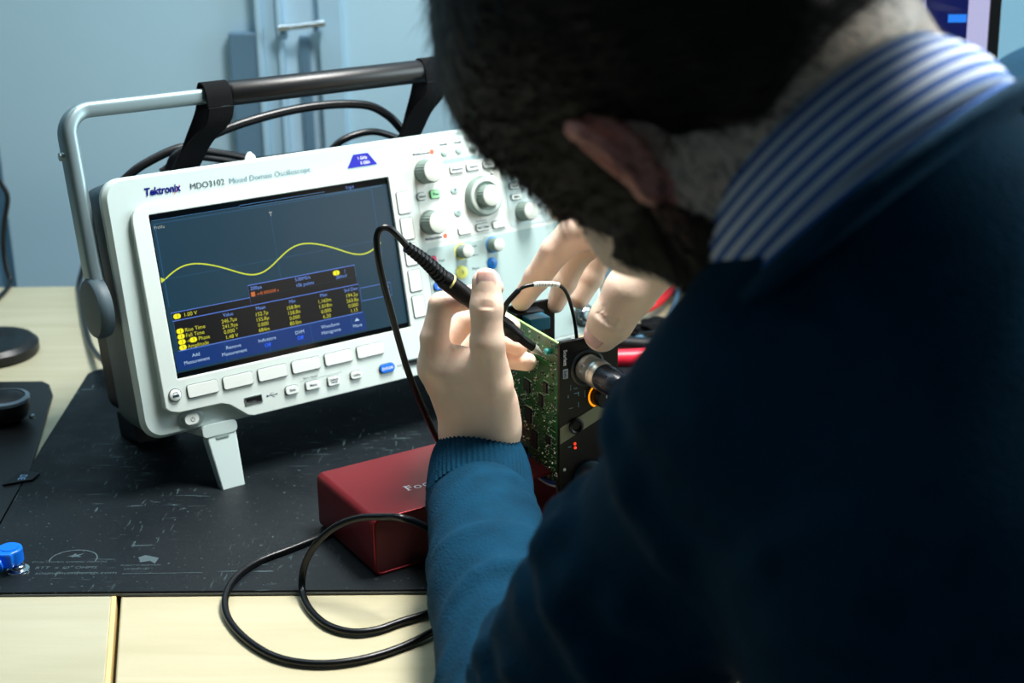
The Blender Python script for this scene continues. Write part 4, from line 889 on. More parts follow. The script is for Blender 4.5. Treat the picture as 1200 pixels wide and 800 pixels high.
G().lathe([(2.9, L1*0.875), (3.0, L1*0.885), (2.9, L1*0.91), (2.4, L1*0.925), (1.4, L1*0.965), (0.9, L1*0.97), (0.6, L1*0.99), (0.15, L1)], 24).build('metal_tip', mat('bright_tip', (0.82, 0.82, 0.78), 0.35, 0.4), PRB)
G().lathe([(6.2, 3.5), (6.35, 4.2), (6.2, 5.0)], 32, cap=False, a0=math.radians(60), a1=math.radians(200)).build('colour_band', mat('pale_yellow_band', (0.92, 0.88, 0.55), 0.4), PRB)
IV = PM.inverted()
def loc(P): v = IV @ (Vector(P)*MM); return tuple(v/MM)
pp = catmull([A, A*0.5+B*0.5+np.array([0.6, 0, 0.8]), B], 16); pp = [loc(p) for p in pp]
g = G(); g.tube(pp, 3.4, 20, radii=[0.8+0.5*i/(len(pp)-1) for i in range(len(pp))])
g.build('sleeve_core', M_rubber, PRB)
nr = 11
for i in range(nr):
    q = i/(nr-1)*(len(pp)-3); k = int(q); a = Vector(pp[k]); d = (Vector(pp[k+1])-a).normalized(); c = a+d*((q-k)*3)
    r = 3.6+1.7*i/(nr-1)
    G().lathe([(r-0.8, -0.9), (r+0.1, -0.7), (r+0.1, 0.7), (r-0.8, 0.9)], 24, M=Matrix.Translation(c) @ d.to_track_quat('Z', 'Y').to_matrix().to_4x4()).build('sleeve_rib', M_black, PRB)
# probe lead
pts = [A+(B-A)*0.02, at(466, 276, 870), at(455, 267, 868), at(446, 268, 866), at(441.5, 278, 866), at(443, 300, 866), at(449, 330, 868), at(459, 368, 872), at(470, 408, 878), at(480, 440, 884), at(494, 474, 893), at(508, 505, 905), at(520, 530, 920)]
gg = at(528, 560, 930); pts += [gg, np.array([gg[0]+20, 955, 60]), np.array([gg[0]+50, 990, 20]), np.array([20, 1020, 6])]
o = G().tube([loc(p) for p in catmull(pts, 8)], 2.15, 12).build('probe_lead', M_cable, PRB)
# ground lead with white marker sleeve
g0 = B+ax*(L1*0.60)+np.array([0, 0, 4])
pts = [B+ax*(L1*0.55), at(592, 359, 897), at(601, 347, 898), at(612, 337, 900), at(625, 333.5, 903), at(638, 332.5, 906), at(653, 333.5, 910), at(662, 340, 914), at(668, 354, 918), at(673, 374, 922), at(675.5, 393, 926), at(676, 402, 928)]
cp = catmull(pts, 8); o = G().tube([loc(p) for p in cp], 1.25, 10, radii=[1.5 if i < 22 else 1.0 for i in range(len(cp))]).build('ground_lead', M_cable, PRB)
ms = [i for i, p in enumerate(cp) if 32 <= i <= 49]
g = G().tube([loc(cp[i]) for i in ms], 1.75, 12); g.build('marker_sleeve', M_white, o)
g = G()
for q in range(34, 48, 2):
    c = Vector(loc(cp[q])); d = (Vector(loc(cp[q+1]))-c).normalized(); g.lathe([(1.78, 0), (1.8, 0.3)], 10, M=Matrix.Translation(c) @ d.to_track_quat('Z', 'Y').to_matrix().to_4x4(), cap=False)
g.build('sleeve_mark', M_ink, o)

# ------------------------------------------------------------------ loose black cable coiled over the desk edge
pts = [dk(560, 560, 5.2), dk(470, 590, 5.2), dk(378, 628, 5.2), dk(340, 643, 5.2), dk(302, 658, 5.2), dk(276, 677, 5.4), dk(264, 700, 4.8), dk(268, 725, 2.4), dk(290, 750, 2.2), dk(325, 770, 2.2), dk(370, 777.5, 2.2), dk(420, 773, 2.2), dk(470, 758, 2.2), dk(515, 735, 3), dk(545, 700, 5), dk(535, 650, 20)]
p1 = [at(530, 640, 840), at(500, 618, 815), at(472, 607, 800), at(450, 605.5, 808), at(420, 607, 815), at(392, 618, 818), at(370, 638, 820), at(357, 662, 822)]
pts2 = p1 + [dk(354, 690, 5.3), dk(362, 712, 2.4), dk(382, 731, 2.4), dk(410, 740, 2.4), dk(440, 738, 2.4), dk(470, 728, 2.4), dk(510, 715, 2.4), dk(560, 690, 5.2), dk(620, 640, 5.2)]
pts = pts[:-2]+[dk(550, 712, 2.4), dk(572, 740, 2.4)]
o = G().tube(catmull(pts, 10), 2.3, 12).build('loose_cable', M_cable); tag(o, 'black cable in a wide loop from behind the red case over the desk edge', 'cable')
o = G().tube(catmull(pts2, 10), 2.3, 12).build('loose_cable', M_cable); tag(o, 'black cable bowing up in front of the red case into the inner loop', 'cable')
# ------------------------------------------------------------------ the man: signed-distance sculpting turned into meshes
class SDF:
    """smooth union of tapered limbs and ellipsoids on a regular grid (mm)"""
    def __init__(s, lo, hi, h):
        s.h = h; s.lo = np.array(lo, np.float32)
        n = [int(math.ceil((hi[i]-lo[i])/h))+1 for i in range(3)]
        s.n = n; s.ax = [s.lo[i]+h*np.arange(n[i], dtype=np.float32) for i in range(3)]
        s.F = np.full(n, 60.0, np.float32)
    def sub(s, lo, hi):
        sl = []
        for i in range(3):
            a = max(0, int((lo[i]-s.lo[i])/s.h)); b = min(s.n[i], int((hi[i]-s.lo[i])/s.h)+2)
            if b <= a: return None, None
            sl.append(slice(a, b))
        return tuple(sl), np.meshgrid(*[s.ax[i][sl[i]] for i in range(3)], indexing='ij', sparse=True)
    def mix(s, sl, d, k, op='u'):
        F = s.F[sl]
        if op == 'u':
            hh = np.clip(0.5+0.5*(F-d)/k, 0, 1); s.F[sl] = F*(1-hh)+d*hh-k*hh*(1-hh)
        else:      # carve
            hh = np.clip(0.5-0.5*(F+d)/k, 0, 1); s.F[sl] = F*(1-hh)-d*hh+k*hh*(1-hh)
    def cone(s, a, b, ra, rb, k=4, op='u', flat=None):
        """tapered capsule a-b; flat=(axis vector, factor) squashes it across that axis"""
        a = np.array(a, float); b = np.array(b, float); R = max(ra, rb)+k+3*s.h+8
        if flat is not None and flat[1] < 1: R = R/flat[1]
        sl, g = s.sub(np.minimum(a, b)-R, np.maximum(a, b)+R)
        if sl is None: return
        ab = b-a; L2 = float(ab@ab)+1e-9
        px, py, pz = g[0]-a[0], g[1]-a[1], g[2]-a[2]
        t = np.clip((px*ab[0]+py*ab[1]+pz*ab[2])/L2, 0, 1)
        qx, qy, qz = px-t*ab[0], py-t*ab[1], pz-t*ab[2]
        if flat is not None:
            w = np.array(flat[0], float); w /= np.linalg.norm(w); dt = (qx*w[0]+qy*w[1]+qz*w[2])*(flat[1]-1)
            qx, qy, qz = qx+dt*w[0], qy+dt*w[1], qz+dt*w[2]
        d = np.sqrt(qx*qx+qy*qy+qz*qz)-(ra+(rb-ra)*t)
        s.mix(sl, d.astype(np.float32), k, op)
    def ell(s, c, R, rad, k=6, op='u'):
        """ellipsoid, R = 3x3 rows of local axes"""
        c = np.array(c, float); m_ = max(rad)+k+3*s.h+6
        sl, g = s.sub(c-m_, c+m_)
        if sl is None: return
        p = [g[i]-c[i] for i in range(3)]
        q = [(p[0]*R[i][0]+p[1]*R[i][1]+p[2]*R[i][2])/rad[i] for i in range(3)]
        l = np.sqrt(q[0]**2+q[1]**2+q[2]**2); m2 = np.sqrt((q[0]/rad[0])**2+(q[1]/rad[1])**2+(q[2]/rad[2])**2)+1e-9
        s.mix(sl, (l*(l-1)/m2).astype(np.float32), k, op)
    def mesh(s):
        F = s.F; nx, ny, nz = F.shape; S = F < 0
        c = S[:-1, :-1, :-1].astype(np.int8)
        tot = np.zeros((nx-1, ny-1, nz-1), np.int8)
        for dx in (0, 1):
            for dy in (0, 1):
                for dz in (0, 1): tot += S[dx:nx-1+dx, dy:ny-1+dy, dz:nz-1+dz]
        act = (tot > 0) & (tot < 8); idx = -np.ones(act.shape, np.int64); I = np.argwhere(act); idx[act] = np.arange(len(I))
        P = np.zeros((len(I), 3)); cnt = np.zeros(len(I))
        cor = [(a, b, c_) for a in (0, 1) for b in (0, 1) for c_ in (0, 1)]
        for i, a in enumerate(cor):
            for b in cor[i+1:]:
                if sum(abs(a[k]-b[k]) for k in range(3)) != 1: continue
                fa = F[I[:, 0]+a[0], I[:, 1]+a[1], I[:, 2]+a[2]]; fb = F[I[:, 0]+b[0], I[:, 1]+b[1], I[:, 2]+b[2]]
                mk = (fa < 0) != (fb < 0); t = np.where(mk, fa/(fa-fb+1e-12), 0)
                for k in range(3): P[:, k] += np.where(mk, a[k]+(b[k]-a[k])*t, 0)
                cnt += mk
        V = (I+P/cnt[:, None])*s.h+s.lo
        Q = []
        for ax in range(3):
            o = [k for k in range(3) if k != ax]
            A = np.take(S, range(F.shape[ax]-1), axis=ax); B = np.take(S, range(1, F.shape[ax]), axis=ax)
            E_ = np.argwhere(A != B)
            ok = np.all([(E_[:, k] > 0) & (E_[:, k] < F.shape[k]-1) for k in o], axis=0); E_ = E_[ok]
            ins = S[E_[:, 0], E_[:, 1], E_[:, 2]]
            c4 = []
            for d0, d1 in ((0, 0), (-1, 0), (-1, -1), (0, -1)):
                e = E_.copy(); e[:, o[0]] += d0; e[:, o[1]] += d1; c4.append(idx[e[:, 0], e[:, 1], e[:, 2]])
            q = np.stack(c4, 1); flip = ins if ax != 1 else ~ins
            q[~flip] = q[~flip][:, ::-1]; Q.append(q)
        return V, np.concatenate(Q)
def fast_mesh(name, V, Q, mats, parent=None, label=None, smooth_iter=0):
    V = np.asarray(V, float)*MM
    if smooth_iter:
        for _ in range(smooth_iter):
            acc = np.zeros_like(V); c = np.zeros(len(V))
            for k in range(4):
                a, b = Q[:, k], Q[:, (k+1) % 4]
                np.add.at(acc, a, V[b]); np.add.at(acc, b, V[a]); np.add.at(c, a, 1); np.add.at(c, b, 1)
            V = V*0.5+0.5*acc/np.maximum(c, 1)[:, None]
    me = bpy.data.meshes.new(name); n = len(V); q = len(Q); k = Q.shape[1]
    me.vertices.add(n); me.vertices.foreach_set('co', V.ravel())
    me.loops.add(q*k); me.loops.foreach_set('vertex_index', Q.ravel().astype(np.int32))
    me.polygons.add(q); me.polygons.foreach_set('loop_start', np.arange(0, q*k, k, dtype=np.int32))
    me.update(calc_edges=True); me.validate(); me.polygons.foreach_set('use_smooth', [True]*len(me.polygons))
    for m_ in (mats if isinstance(mats, (list, tuple)) else [mats]): me.materials.append(m_)
    o = bpy.data.objects.new(name, me); COL.objects.link(o)
    if parent: o.parent = parent; 
    if label: o['label'] = label
    return o
def unit(v): v = np.array(v, float); return v/np.linalg.norm(v)

MAN = empty('person', (0, 0, 0)); tag(MAN, 'bearded man in navy sweater and striped shirt bent over the device, holding the probe', 'person')
M_skin = mat('skin', (0.96, 0.84, 0.75), 0.45, sss=0.25, noise=(22, 0.10), bump=(350, 0.16))
M_nail = mat('nail', (0.93, 0.74, 0.70), 0.22, sss=0.2)

# ---- left hand: thumb in front of the probe, fingers curled round behind it
def W(px, py, Y): return np.array(at(px, py, Y))
def Rp(px, P): return px*mmpx(P)      # radius given in photo pixels -> mm
def limb(S, pts, radii, k=3, **kw):
    for i in range(len(pts)-1): S.cone(pts[i], pts[i+1], Rp(radii[i], pts[i]), Rp(radii[i+1], pts[i+1]), k, **kw)
LH = dict(
 thumb=([W(583, 500, 880), W(577, 452, 872), W(571, 402, 868), W(570, 360, 872), W(570, 331, 877)], [25, 22.5, 19.5, 18.5, 17.2]),
 index=([W(512, 428, 893), W(509, 396, 892), W(517, 357, 896), W(546, 349, 905), W(580, 337, 904)], [20, 16.5, 14.5, 13.5, 10.5]),
 middle=([W(520, 444, 915), W(522, 402, 922), W(545, 376, 926), W(578, 370, 922), W(599, 382, 912)], [20, 15, 13.5, 12, 11]),
 ring=([W(532, 462, 933), W(538, 424, 942), W(560, 396, 944), W(588, 399, 932), W(608, 406, 922)], [19, 14.5, 12.5, 11.8, 10.4]),
 pinky=([W(552, 478, 945), W(556, 448, 954), W(576, 420, 954), W(598, 421, 932), W(618, 424, 918)], [17, 13, 12, 11.5, 11]))
lo = np.min([p for a, b in LH.values() for p in a], 0)-34; hi = np.max([p for a, b in LH.values() for p in a], 0)+34
lo = np.minimum(lo, W(560, 600, 885)-45); hi = np.maximum(hi, W(560, 600, 900)+45)
S = SDF(lo, hi, 1.25)
for nm, (p, r) in LH.items(): limb(S, p, r, {'thumb': 4, 'index': 2.4}.get(nm, 0.9))
# palm and wrist
S.cone(W(514, 432, 893), W(552, 520, 893), Rp(21, W(514, 432, 893)), Rp(27, W(552, 520, 893)), 10)
S.cone(W(522, 446, 914), W(556, 520, 905), 12, 15, 10); S.cone(W(536, 464, 930), W(562, 522, 918), 11, 14, 10); S.cone(W(553, 480, 943), W(570, 520, 925), 9, 13, 9)
S.cone(W(566, 430, 884), W(576, 505, 890), 14, 16, 12); S.cone(W(545, 440, 884), W(560, 500, 886), 11, 17, 12)
S.cone(W(586, 470, 884), W(590, 508, 890), 9.5, 10, 8)
S.cone(W(553, 515, 897), W(556, 620, 865), 20, 23, 12); S.cone(W(574, 515, 905), W(572, 620, 872), 18, 22, 12)
S.cone(W(538, 418, 893), W(556, 430, 885), 6, 8, 9)       # web between thumb and index finger
# creases at thumb joint, web tendons
for (a, b, r) in ((W(553, 359, 862), W(588, 360, 862), 0.9), (W(555, 354, 863), W(586, 355, 863), 0.6)): S.cone(a, b, r, r, 1.2, 'c')
Vl, Ql = S.mesh()
SL = S
# ---- right hand, coming from the right over the top of the device
RH = dict(
 thumb=([W(800, 268, 915), W(768, 302, 902), W(738, 342, 894), W(716, 376, 894), W(705.5, 391, 896)], [40, 35, 30, 26, 21.5]),
 index=([W(702, 262, 950), W(676, 272, 950), W(651, 294, 952), W(630, 325, 960), W(611, 352, 968)], [27, 22, 17.5, 15.5, 12.5]),
 middle=([W(722, 270, 972), W(700, 278, 978), W(676, 300, 984), W(662, 330, 986), W(651, 356, 986)], [24, 19, 15.5, 14, 11]),
 ring=([W(742, 272, 994), W(724, 272, 1002), W(707, 288, 1006), W(692, 324, 1004), W(679, 350, 1000)], [23, 18, 16, 15, 12]))
lo = np.min([p for a, b in RH.values() for p in a], 0)-38; hi = np.max([p for a, b in RH.values() for p in a], 0)+38
wr = W(880, 250, 905); lo = np.minimum(lo, wr-45); hi = np.maximum(hi, wr+45)
S = SDF(lo, hi, 1.35)
for nm, (p, r) in RH.items(): limb(S, p, r, 2.6 if nm != 'thumb' else 4)
# little finger folded behind, palm, wrist
pk = [W(770, 275, 1010), W(752, 282, 1022), W(738, 300, 1024), W(730, 320, 1018)]; limb(S, pk, [20, 16, 13, 11], 3)
palm0 = W(815, 250, 935)
for q, r in ((W(702, 262, 950), 13), (W(722, 266, 972), 13), (W(742, 268, 994), 12.5), (W(770, 273, 1010), 11)): S.cone(q, palm0, r, 19, 10)
S.cone(palm0, wr, 21, 23, 10); S.cone(W(812, 262, 915), wr, 19, 22, 10)
def crease(S, c, along, R, half, r, bow=0.0):
    al = unit(along); o_ = unit(np.array([0, 0, CAM_H])-c); o_ = unit(o_-al*(o_@al)); sd = np.cross(al, o_); P = []
    for j in range(9):
        a = half*(j-4)/4; P.append(np.array(c)+(o_*math.cos(a)+sd*math.sin(a))*R+al*bow*(1-(a/half)**2))
    for j in range(8): S.cone(P[j], P[j+1], r, r, 1.0, 'c')
p, r = RH['thumb']; al = p[4]-p[2]; ip = p[3]*0.75+p[2]*0.25
for k, o_, rr_ in ((-3.6, 0.8, 0.45), (-1.4, 1.2, 0.6), (1.0, 1.4, 0.6), (3.2, 0.8, 0.4)): crease(S, ip+unit(al)*k, al, Rp(27, ip)+0.1, 0.75, rr_, o_)
Vr, Qr = S.mesh()
SR = S

# ---- head and neck (head frame: F towards the face, U crown, L left ear)
HC = W(812, 72, 592)
vd = unit(HC-np.array([0, 0, CAM_H])); hr_ = unit(np.cross(vd, (0, 0, 1))); hu_ = np.cross(hr_, vd)
qd = -0.6*hr_-0.8*hu_; ui = -0.8*hr_+0.6*hu_
Uh = unit(0.93*ui+0.367*vd); ww = unit(vd-Uh*(vd@Uh)); Fh = unit(0.62*qd+0.785*ww); Lh = np.cross(Uh, Fh)
HR = np.array([Fh, Lh, Uh])
def hp(f, l, u): return HC+Fh*f+Lh*l+Uh*u
NB = W(1022, 232, 530)          # base of the neck
S = SDF(HC-185, HC+np.array([215, 150, 150]), 1.9)
S.ell(hp(-6, 0, 22), HR, (97, 75, 88), 1)                 # cranium
S.ell(hp(-24, 0, 8), HR, (78, 72, 80), 10)
S.ell(hp(34, 0, -22), HR, (58, 60, 76), 14)               # face mass
S.ell(hp(50, 0, -84), HR, (34, 36, 30), 16)               # chin
for s in (-1, 1):
    S.cone(hp(-6, 54*s, -48), hp(22, 48*s, -72), 14, 13, 14); S.cone(hp(22, 46*s, -74), hp(62, 18*s, -96), 13, 12, 12)   # jaw
    S.cone(hp(62, 44*s, -18), hp(76, 28*s, -24), 16, 14, 14)                                                    # cheek bone
    S.ell(hp(88, 31*s, 6), HR, (10, 17, 11), 7, 'c')                                                            # eye socket
    S.cone(hp(88, 12*s, 18), hp(80, 46*s, 20), 6.5, 6, 7)                                                       # brow
    S.ell(hp(79, 31*s, 3), HR, (12, 13, 10), 4)                                                                 # lids
    S.ell(hp(96, 9*s, -32), HR, (9, 7, 6), 4); S.ell(hp(104, 5*s, -38), HR, (5, 2.6, 2.4), 1.5, 'c')
S.cone(hp(90, 0, 8), hp(108, 0, -26), 7, 9.5, 7)           # nose
S.ell(hp(87, 0, -54), HR, (12, 25, 12), 8)
S.cone(hp(95, -18, -53), hp(95, 18, -53), 3.6, 3.6, 3); S.cone(hp(94, -16, -61), hp(94, 16, -61), 4.2, 4.2, 3)
S.cone(hp(101, -20, -57), hp(101, 20, -57), 1.2, 1.2, 1.5, 'c')
# ears
for s in (-1, 1):
    def ep(a, b, o): # a: up along the ear, b: towards the back, o: out from the head
        a, b = a*0.60, b*0.60; return hp(-22-b-a*0.04, s*(70+o*1.0), -29+a-b*0.2)
    loop = [ep(13, -5, 3), ep(27, -3, 5), ep(35, 6, 9), ep(35, 17, 13), ep(26, 26, 15), ep(12, 28, 14), ep(0, 24, 12), ep(-12, 15, 9), ep(-22, 6, 6)]
    S.ell(ep(9, 11, 5), np.array([Uh*0.97-Fh*0.2, unit(-Fh*0.9+Lh*s*0.45), np.cross(Uh, -Fh)]), (19, 10, 5), 4)
    for i in range(len(loop)-1): S.cone(loop[i], loop[i+1], 3.2, 3.2, 2.2)
    S.cone(ep(-22, 6, 6), ep(-25, -1, 4), 5.2, 4.6, 4)
    S.cone(ep(-20, 4, 5), ep(-2, -4, 1), 5, 4, 4)
    S.ell(ep(10, 9, 9.5), np.array([Uh, -Fh, Lh]), (12, 5.5, 5), 3, 'c')
    S.cone(ep(24, 2, 9), ep(31, 12, 12), 2.4, 2.4, 2, 'c')
    S.cone(ep(18, 14, 9), ep(-2, 17, 9), 2.8, 2.6, 3)
# neck
S.cone(hp(-34, 0, -20), NB+np.array([4, 6, -4]), 56, 54, 20); S.cone(hp(14, 0, -66), NB+np.array([-8, 34, -28]), 42, 48, 22)
S.cone(hp(-20, 40, -44), NB+np.array([-38, 10, -50]), 22, 20, 14)
SH = S
Vh, Qh = S.mesh()
# ---- torso and arms under the clothes, same figure
sL = W(912, 488, 505); eL = np.array([6., 596., 34.]); wL = W(562, 545, 893)
sR = np.array([272., 690., 300.]); eR = np.array([340., 840., 120.]); PEL = np.array([380., 440., -170.])
wR = wr
S = SDF((-110, 280, -330), (560, 960, 440), 7)
def torso(S, off=0, k=30):
    ch = NB*0.72+PEL*0.28; ax = unit(PEL-NB); sh = unit(sR-sL); fr = np.cross(sh, ax)
    S.cone(NB+(PEL-NB)*0.16, NB+(PEL-NB)*0.52, 96+off, 104+off, k, flat=(fr, 1.12)); S.cone(NB+(PEL-NB)*0.5, PEL, 104+off, 118+off, k)
    S.cone(NB+(PEL-NB)*0.22+sh*52, NB+(PEL-NB)*0.55+sh*48, 82+off, 88+off, k); S.cone(NB+(PEL-NB)*0.22-sh*50, NB+(PEL-NB)*0.55-sh*46, 82+off, 88+off, k)
    S.cone(sL, sR, 52+off, 56+off, k); S.cone(NB, NB+(PEL-NB)*0.25, 60+off, 84+off, k)
    S.cone(sL, sL*0.4+eL*0.6, 50+off, 46+off, 22); S.cone(sL*0.4+eL*0.6, eL, 46+off, 40+off, 16)
    S.cone(sR, eR, 54+off, 44+off, 22)
    S.cone(sL+np.array([50, -20, -40]), PEL+np.array([-90, -60, 0]), 66+off, 130+off, k)
torso(S, -9); S.cone(eL, wL, 34, 24, 14); S.cone(eR, wR, 36, 26, 14)
Vt, Qt = S.mesh()
VV = []; QQ = []; o_ = 0
for V, Q in ((Vh, Qh), (Vl, Ql), (Vr, Qr), (Vt, Qt)): VV.append(V); QQ.append(Q+o_); o_ += len(V)
M_whisk = mat('whiskered_skin', (0.17, 0.125, 0.10), 0.75, noise=(180, 0.3), bump=(900, 0.4))
body = fast_mesh('body', np.concatenate(VV), np.concatenate(QQ), [M_skin, M_whisk, mat('ear_skin', (0.86, 0.56, 0.50), 0.5, sss=0.2)], MAN)
def beard_keep(P):
    f, l, u = (P-HC)@Fh, (P-HC)@Lh, (P-HC)@Uh; al = np.abs(l)
    a = (u < -22+np.clip(20-f, 0, 70)*0.6) & (f > -16) & (f < 56+np.clip(-u-50, 0, 60)) & (u > -114) & ~((al < 20) & (u > -64) & (u < -48) & (f > 80))
    lip = (f > 70) & (u < -40) & (u > -52) & (al < 28)
    nk = (f < 40) & (u < -84)
    ear_ = (np.sqrt((f+27)**2+(u+22)**2) < 14)
    return (a | lip) & ~nk & ~ear_
cen = body.data.vertices; co = np.concatenate(VV); qc = co[np.concatenate(QQ)].mean(1)
mk = beard_keep(qc) & (np.linalg.norm(qc-HC, axis=1) < 165)
dq = qc-HC; er = (np.abs(dq@Lh) > 68) & (np.abs(dq@Fh+26) < 26) & (np.abs(dq@Uh+28) < 34)
mi = mk.astype(np.int32); mi[er] = 2
if len(body.data.polygons) == len(mk): body.data.polygons.foreach_set('material_index', mi)

# nails
def nail(c, along, out, ln, wd, nm='nail'):
    along = unit(along); out = np.array(out, float); out = unit(out-along*(out@along)); side = np.cross(along, out)
    vs = []; fs = []; nu, nv = 7, 9
    for i in range(nu):
        for j in range(nv):
            u = i/(nu-1)*2-1; v = j/(nv-1)*2-1
            w_ = wd*(1-0.22*max(0, u)**3-0.10*max(0, -u)**2)
            vs.append(tuple(np.array(c)+along*u*ln+side*v*w_*math.cos(0.0)-out*(v*v*wd*0.34+u*u*0.5+0.2)))
    for i in range(nu-1):
        for j in range(nv-1): a = i*nv+j; fs.append((a, a+1, a+nv+1, a+nv))
    o = G().add(vs, fs).build(nm, M_nail, body); mo = o.modifiers.new('s', 'SOLIDIFY'); mo.thickness = 0.0005; mo.offset = 0
    return o
tc = np.array([0, 0, CAM_H])
p, r = LH['thumb']; d = p[4]-p[3]; out = unit((tc-p[4]))+np.array([0, 0, 0.35]); nail(p[4]+unit(d)*1.0+unit(out-unit(d)*(out@unit(d)))*Rp(17.0, p[4]), d, out, 7.0, 6.2)
p, r = RH['thumb']; d = p[4]-p[3]; out = unit(tc-p[4])+np.array([-0.35, 0, 0.1]); nail(p[4]+unit(d)*(-2.5)+unit(out-unit(d)*(out@unit(d)))*Rp(22.6, p[4]), d, out, 8.6, 7.6)

# ---- clothes: sweater grown from the same figure
def sleeve_folds(S, a, b, n, amp, rad, seed):
    rn = random.Random(seed); d = np.array(b)-np.array(a); u = unit(d); s1 = unit(np.cross(u, (0.3, 0.2, 1))); s2 = np.cross(u, s1)
    for i in range(n):
        t = (i+0.5)/n+rn.uniform(-.03, .03); ph = rn.uniform(0, 6.28); c = a+d*t; R = rad(t)
        pts = []
        for j in range(7):
            an = ph+(j-3)*0.32; tt = (j-3)*rn.uniform(2, 6); pts.append(c+(s1*math.cos(an)+s2*math.sin(an))*(R-1)+u*tt)
        for j in range(6): S.cone(pts[j], pts[j+1], amp*(1-abs(j-2.5)/5), amp*(1-abs(j-1.5)/5), 5)
S = SDF((-120, 270, -340), (580, 970, 450), 4.2)
torso(S, 0)
cuff0 = W(557, 560, 884)
S.cone(eL, eL*0.5+cuff0*0.5, 43, 38.5, 14); S.cone(eL*0.5+cuff0*0.5, cuff0+unit(eL-cuff0)*52, 38.5, 35.5, 10)
S.cone(sR, eR, 56, 46, 22); S.cone(eR, wR+(eR-wR)*0.12, 44, 32, 12)
sleeve_folds(S, cuff0, eL, 12, 5.5, lambda t: 31+9*t, 3)
sleeve_folds(S, eL, sL, 10, 9, lambda t: 43+8*t, 5)
def ring_fold(c, ax, R, amp, a0, a1, skew=0.0, k=7):
    u = unit(ax); s1 = unit(np.cross(u, (0, 1, 0.2))); s2 = np.cross(u, s1); n = 12; P = []
    for j in range(n+1):
        a = a0+(a1-a0)*j/n; P.append(np.array(c)+(s1*math.cos(a)+s2*math.sin(a))*R+u*skew*math.sin(a*1.5))
    for j in range(n): w_ = math.sin(math.pi*(j+0.5)/n); S.cone(P[j], P[j+1], amp*w_, amp*w_, k)
ad = eL-sL
for t, R, am, sk in ((0.16, 49, 9, 8), (0.34, 46, 7, -10), (0.46, 47, 10, 9), (0.62, 45, 7, -6), (0.76, 44, 9, 8)): ring_fold(sL+ad*t, ad, R, am, 0, 2*math.pi*0.999, sk)
fd = eL-cuff0
for t, R, am, a0, sk in ((0.34, 34, 7, 0.3, 10), (0.44, 34, 7, 3.6, 9), (0.56, 35, 7.5, 1.0, 12), (0.66, 37, 8, 3.0, -13), (0.78, 39, 8, 0.0, 14), (0.88, 39, 8, 2.5, -12)): ring_fold(cuff0+fd*t, fd, R, am, a0, a0+3.6, sk)
sleeve_folds(S, sL+np.array([10, -10, 0]), sL+np.array([80, -80, -200]), 4, 9, lambda t: 60, 8)
# neck opening
COLLAR = NB+unit(HC-NB)*6
S.cone(NB+unit(hp(-30, 0, -20)-NB)*46, NB+unit(hp(-30, 0, -20)-NB)*130, 64, 66, 8, 'c')
Vs, Qs = S.mesh()
def knit(name, rgb, scale=1.0):
    m_ = mat(name, rgb, 0.9, spec=0.15, sheen=0.0, noise=(60, 0.16))
    nt = m_.node_tree; b = nt.nodes['Principled BSDF']; tc_ = nt.nodes.new('ShaderNodeTexCoord')
    v = nt.nodes.new('ShaderNodeTexVoronoi'); v.inputs['Scale'].default_value = 620; nt.links.new(tc_.outputs['Object'], v.inputs['Vector'])
    n_ = nt.nodes.new('ShaderNodeTexNoise'); n_.inputs['Scale'].default_value = 45; n_.inputs['Detail'].default_value = 6; nt.links.new(tc_.outputs['Object'], n_.inputs['Vector'])
    ad = nt.nodes.new('ShaderNodeMath'); ad.operation = 'MULTIPLY_ADD'; ad.inputs[1].default_value = 0.5; nt.links.new(v.outputs['Distance'], ad.inputs[0]); nt.links.new(n_.outputs['Fac'], ad.inputs[2])
    bp = nt.nodes.new('ShaderNodeBump'); bp.inputs['Strength'].default_value = 0.6; bp.inputs['Distance'].default_value = 0.0012
    nt.links.new(ad.outputs[0], bp.inputs['Height']); nt.links.new(bp.outputs['Normal'], b.inputs['Normal']); return m_
M_knit = knit('navy_knit', (0.01, 0.20, 0.29))
sw = fast_mesh('sweater', Vs, Qs, M_knit, MAN, smooth_iter=2)
# ribbed cuff of the left sleeve
def cuff(c0, c1, r0, r1, n=64, name='cuff', flatv=None):
    u = unit(c1-c0); s1 = unit(np.cross(u, (0, 0.3, 1))); s2 = np.cross(u, s1); vs = []; rows = 26
    prof = []
    for i in range(rows):
        t = i/(rows-1); prof.append((t, r0+(r1-r0)*t+1.5*math.sin(math.pi*min(1, t*1.05))-(2.5 if i == rows-1 else 0)))
    N = n*6
    for t, r in prof:
        for j in range(N):
            a = 2*math.pi*j/N; rr = r+0.55*math.cos(n*a)*min(1, 8*(1-t)+.3)+0.5*math.sin(3*a+5*t)*t
            vs.append(tuple(c0+(c1-c0)*t+(s1*math.cos(a)*1.02+s2*math.sin(a)*0.98)*rr))
    # fold back inside
    for j in range(N):
        a = 2*math.pi*j/N; vs.append(tuple(c1-u*3+(s1*math.cos(a)+s2*math.sin(a))*(r1-4.5)))
    R = rows+1
    fs = [(i*N+j, i*N+(j+1) % N, (i+1)*N+(j+1) % N, (i+1)*N+j) for i in range(R-1) for j in range(N)]
    return G().add(vs, fs).build(name, M_knit, sw, angle=180)
wt_ = W(561, 531, 896)
cuff(cuff0+unit(eL-cuff0)*34, wt_, 34.0, 29.5, 60)
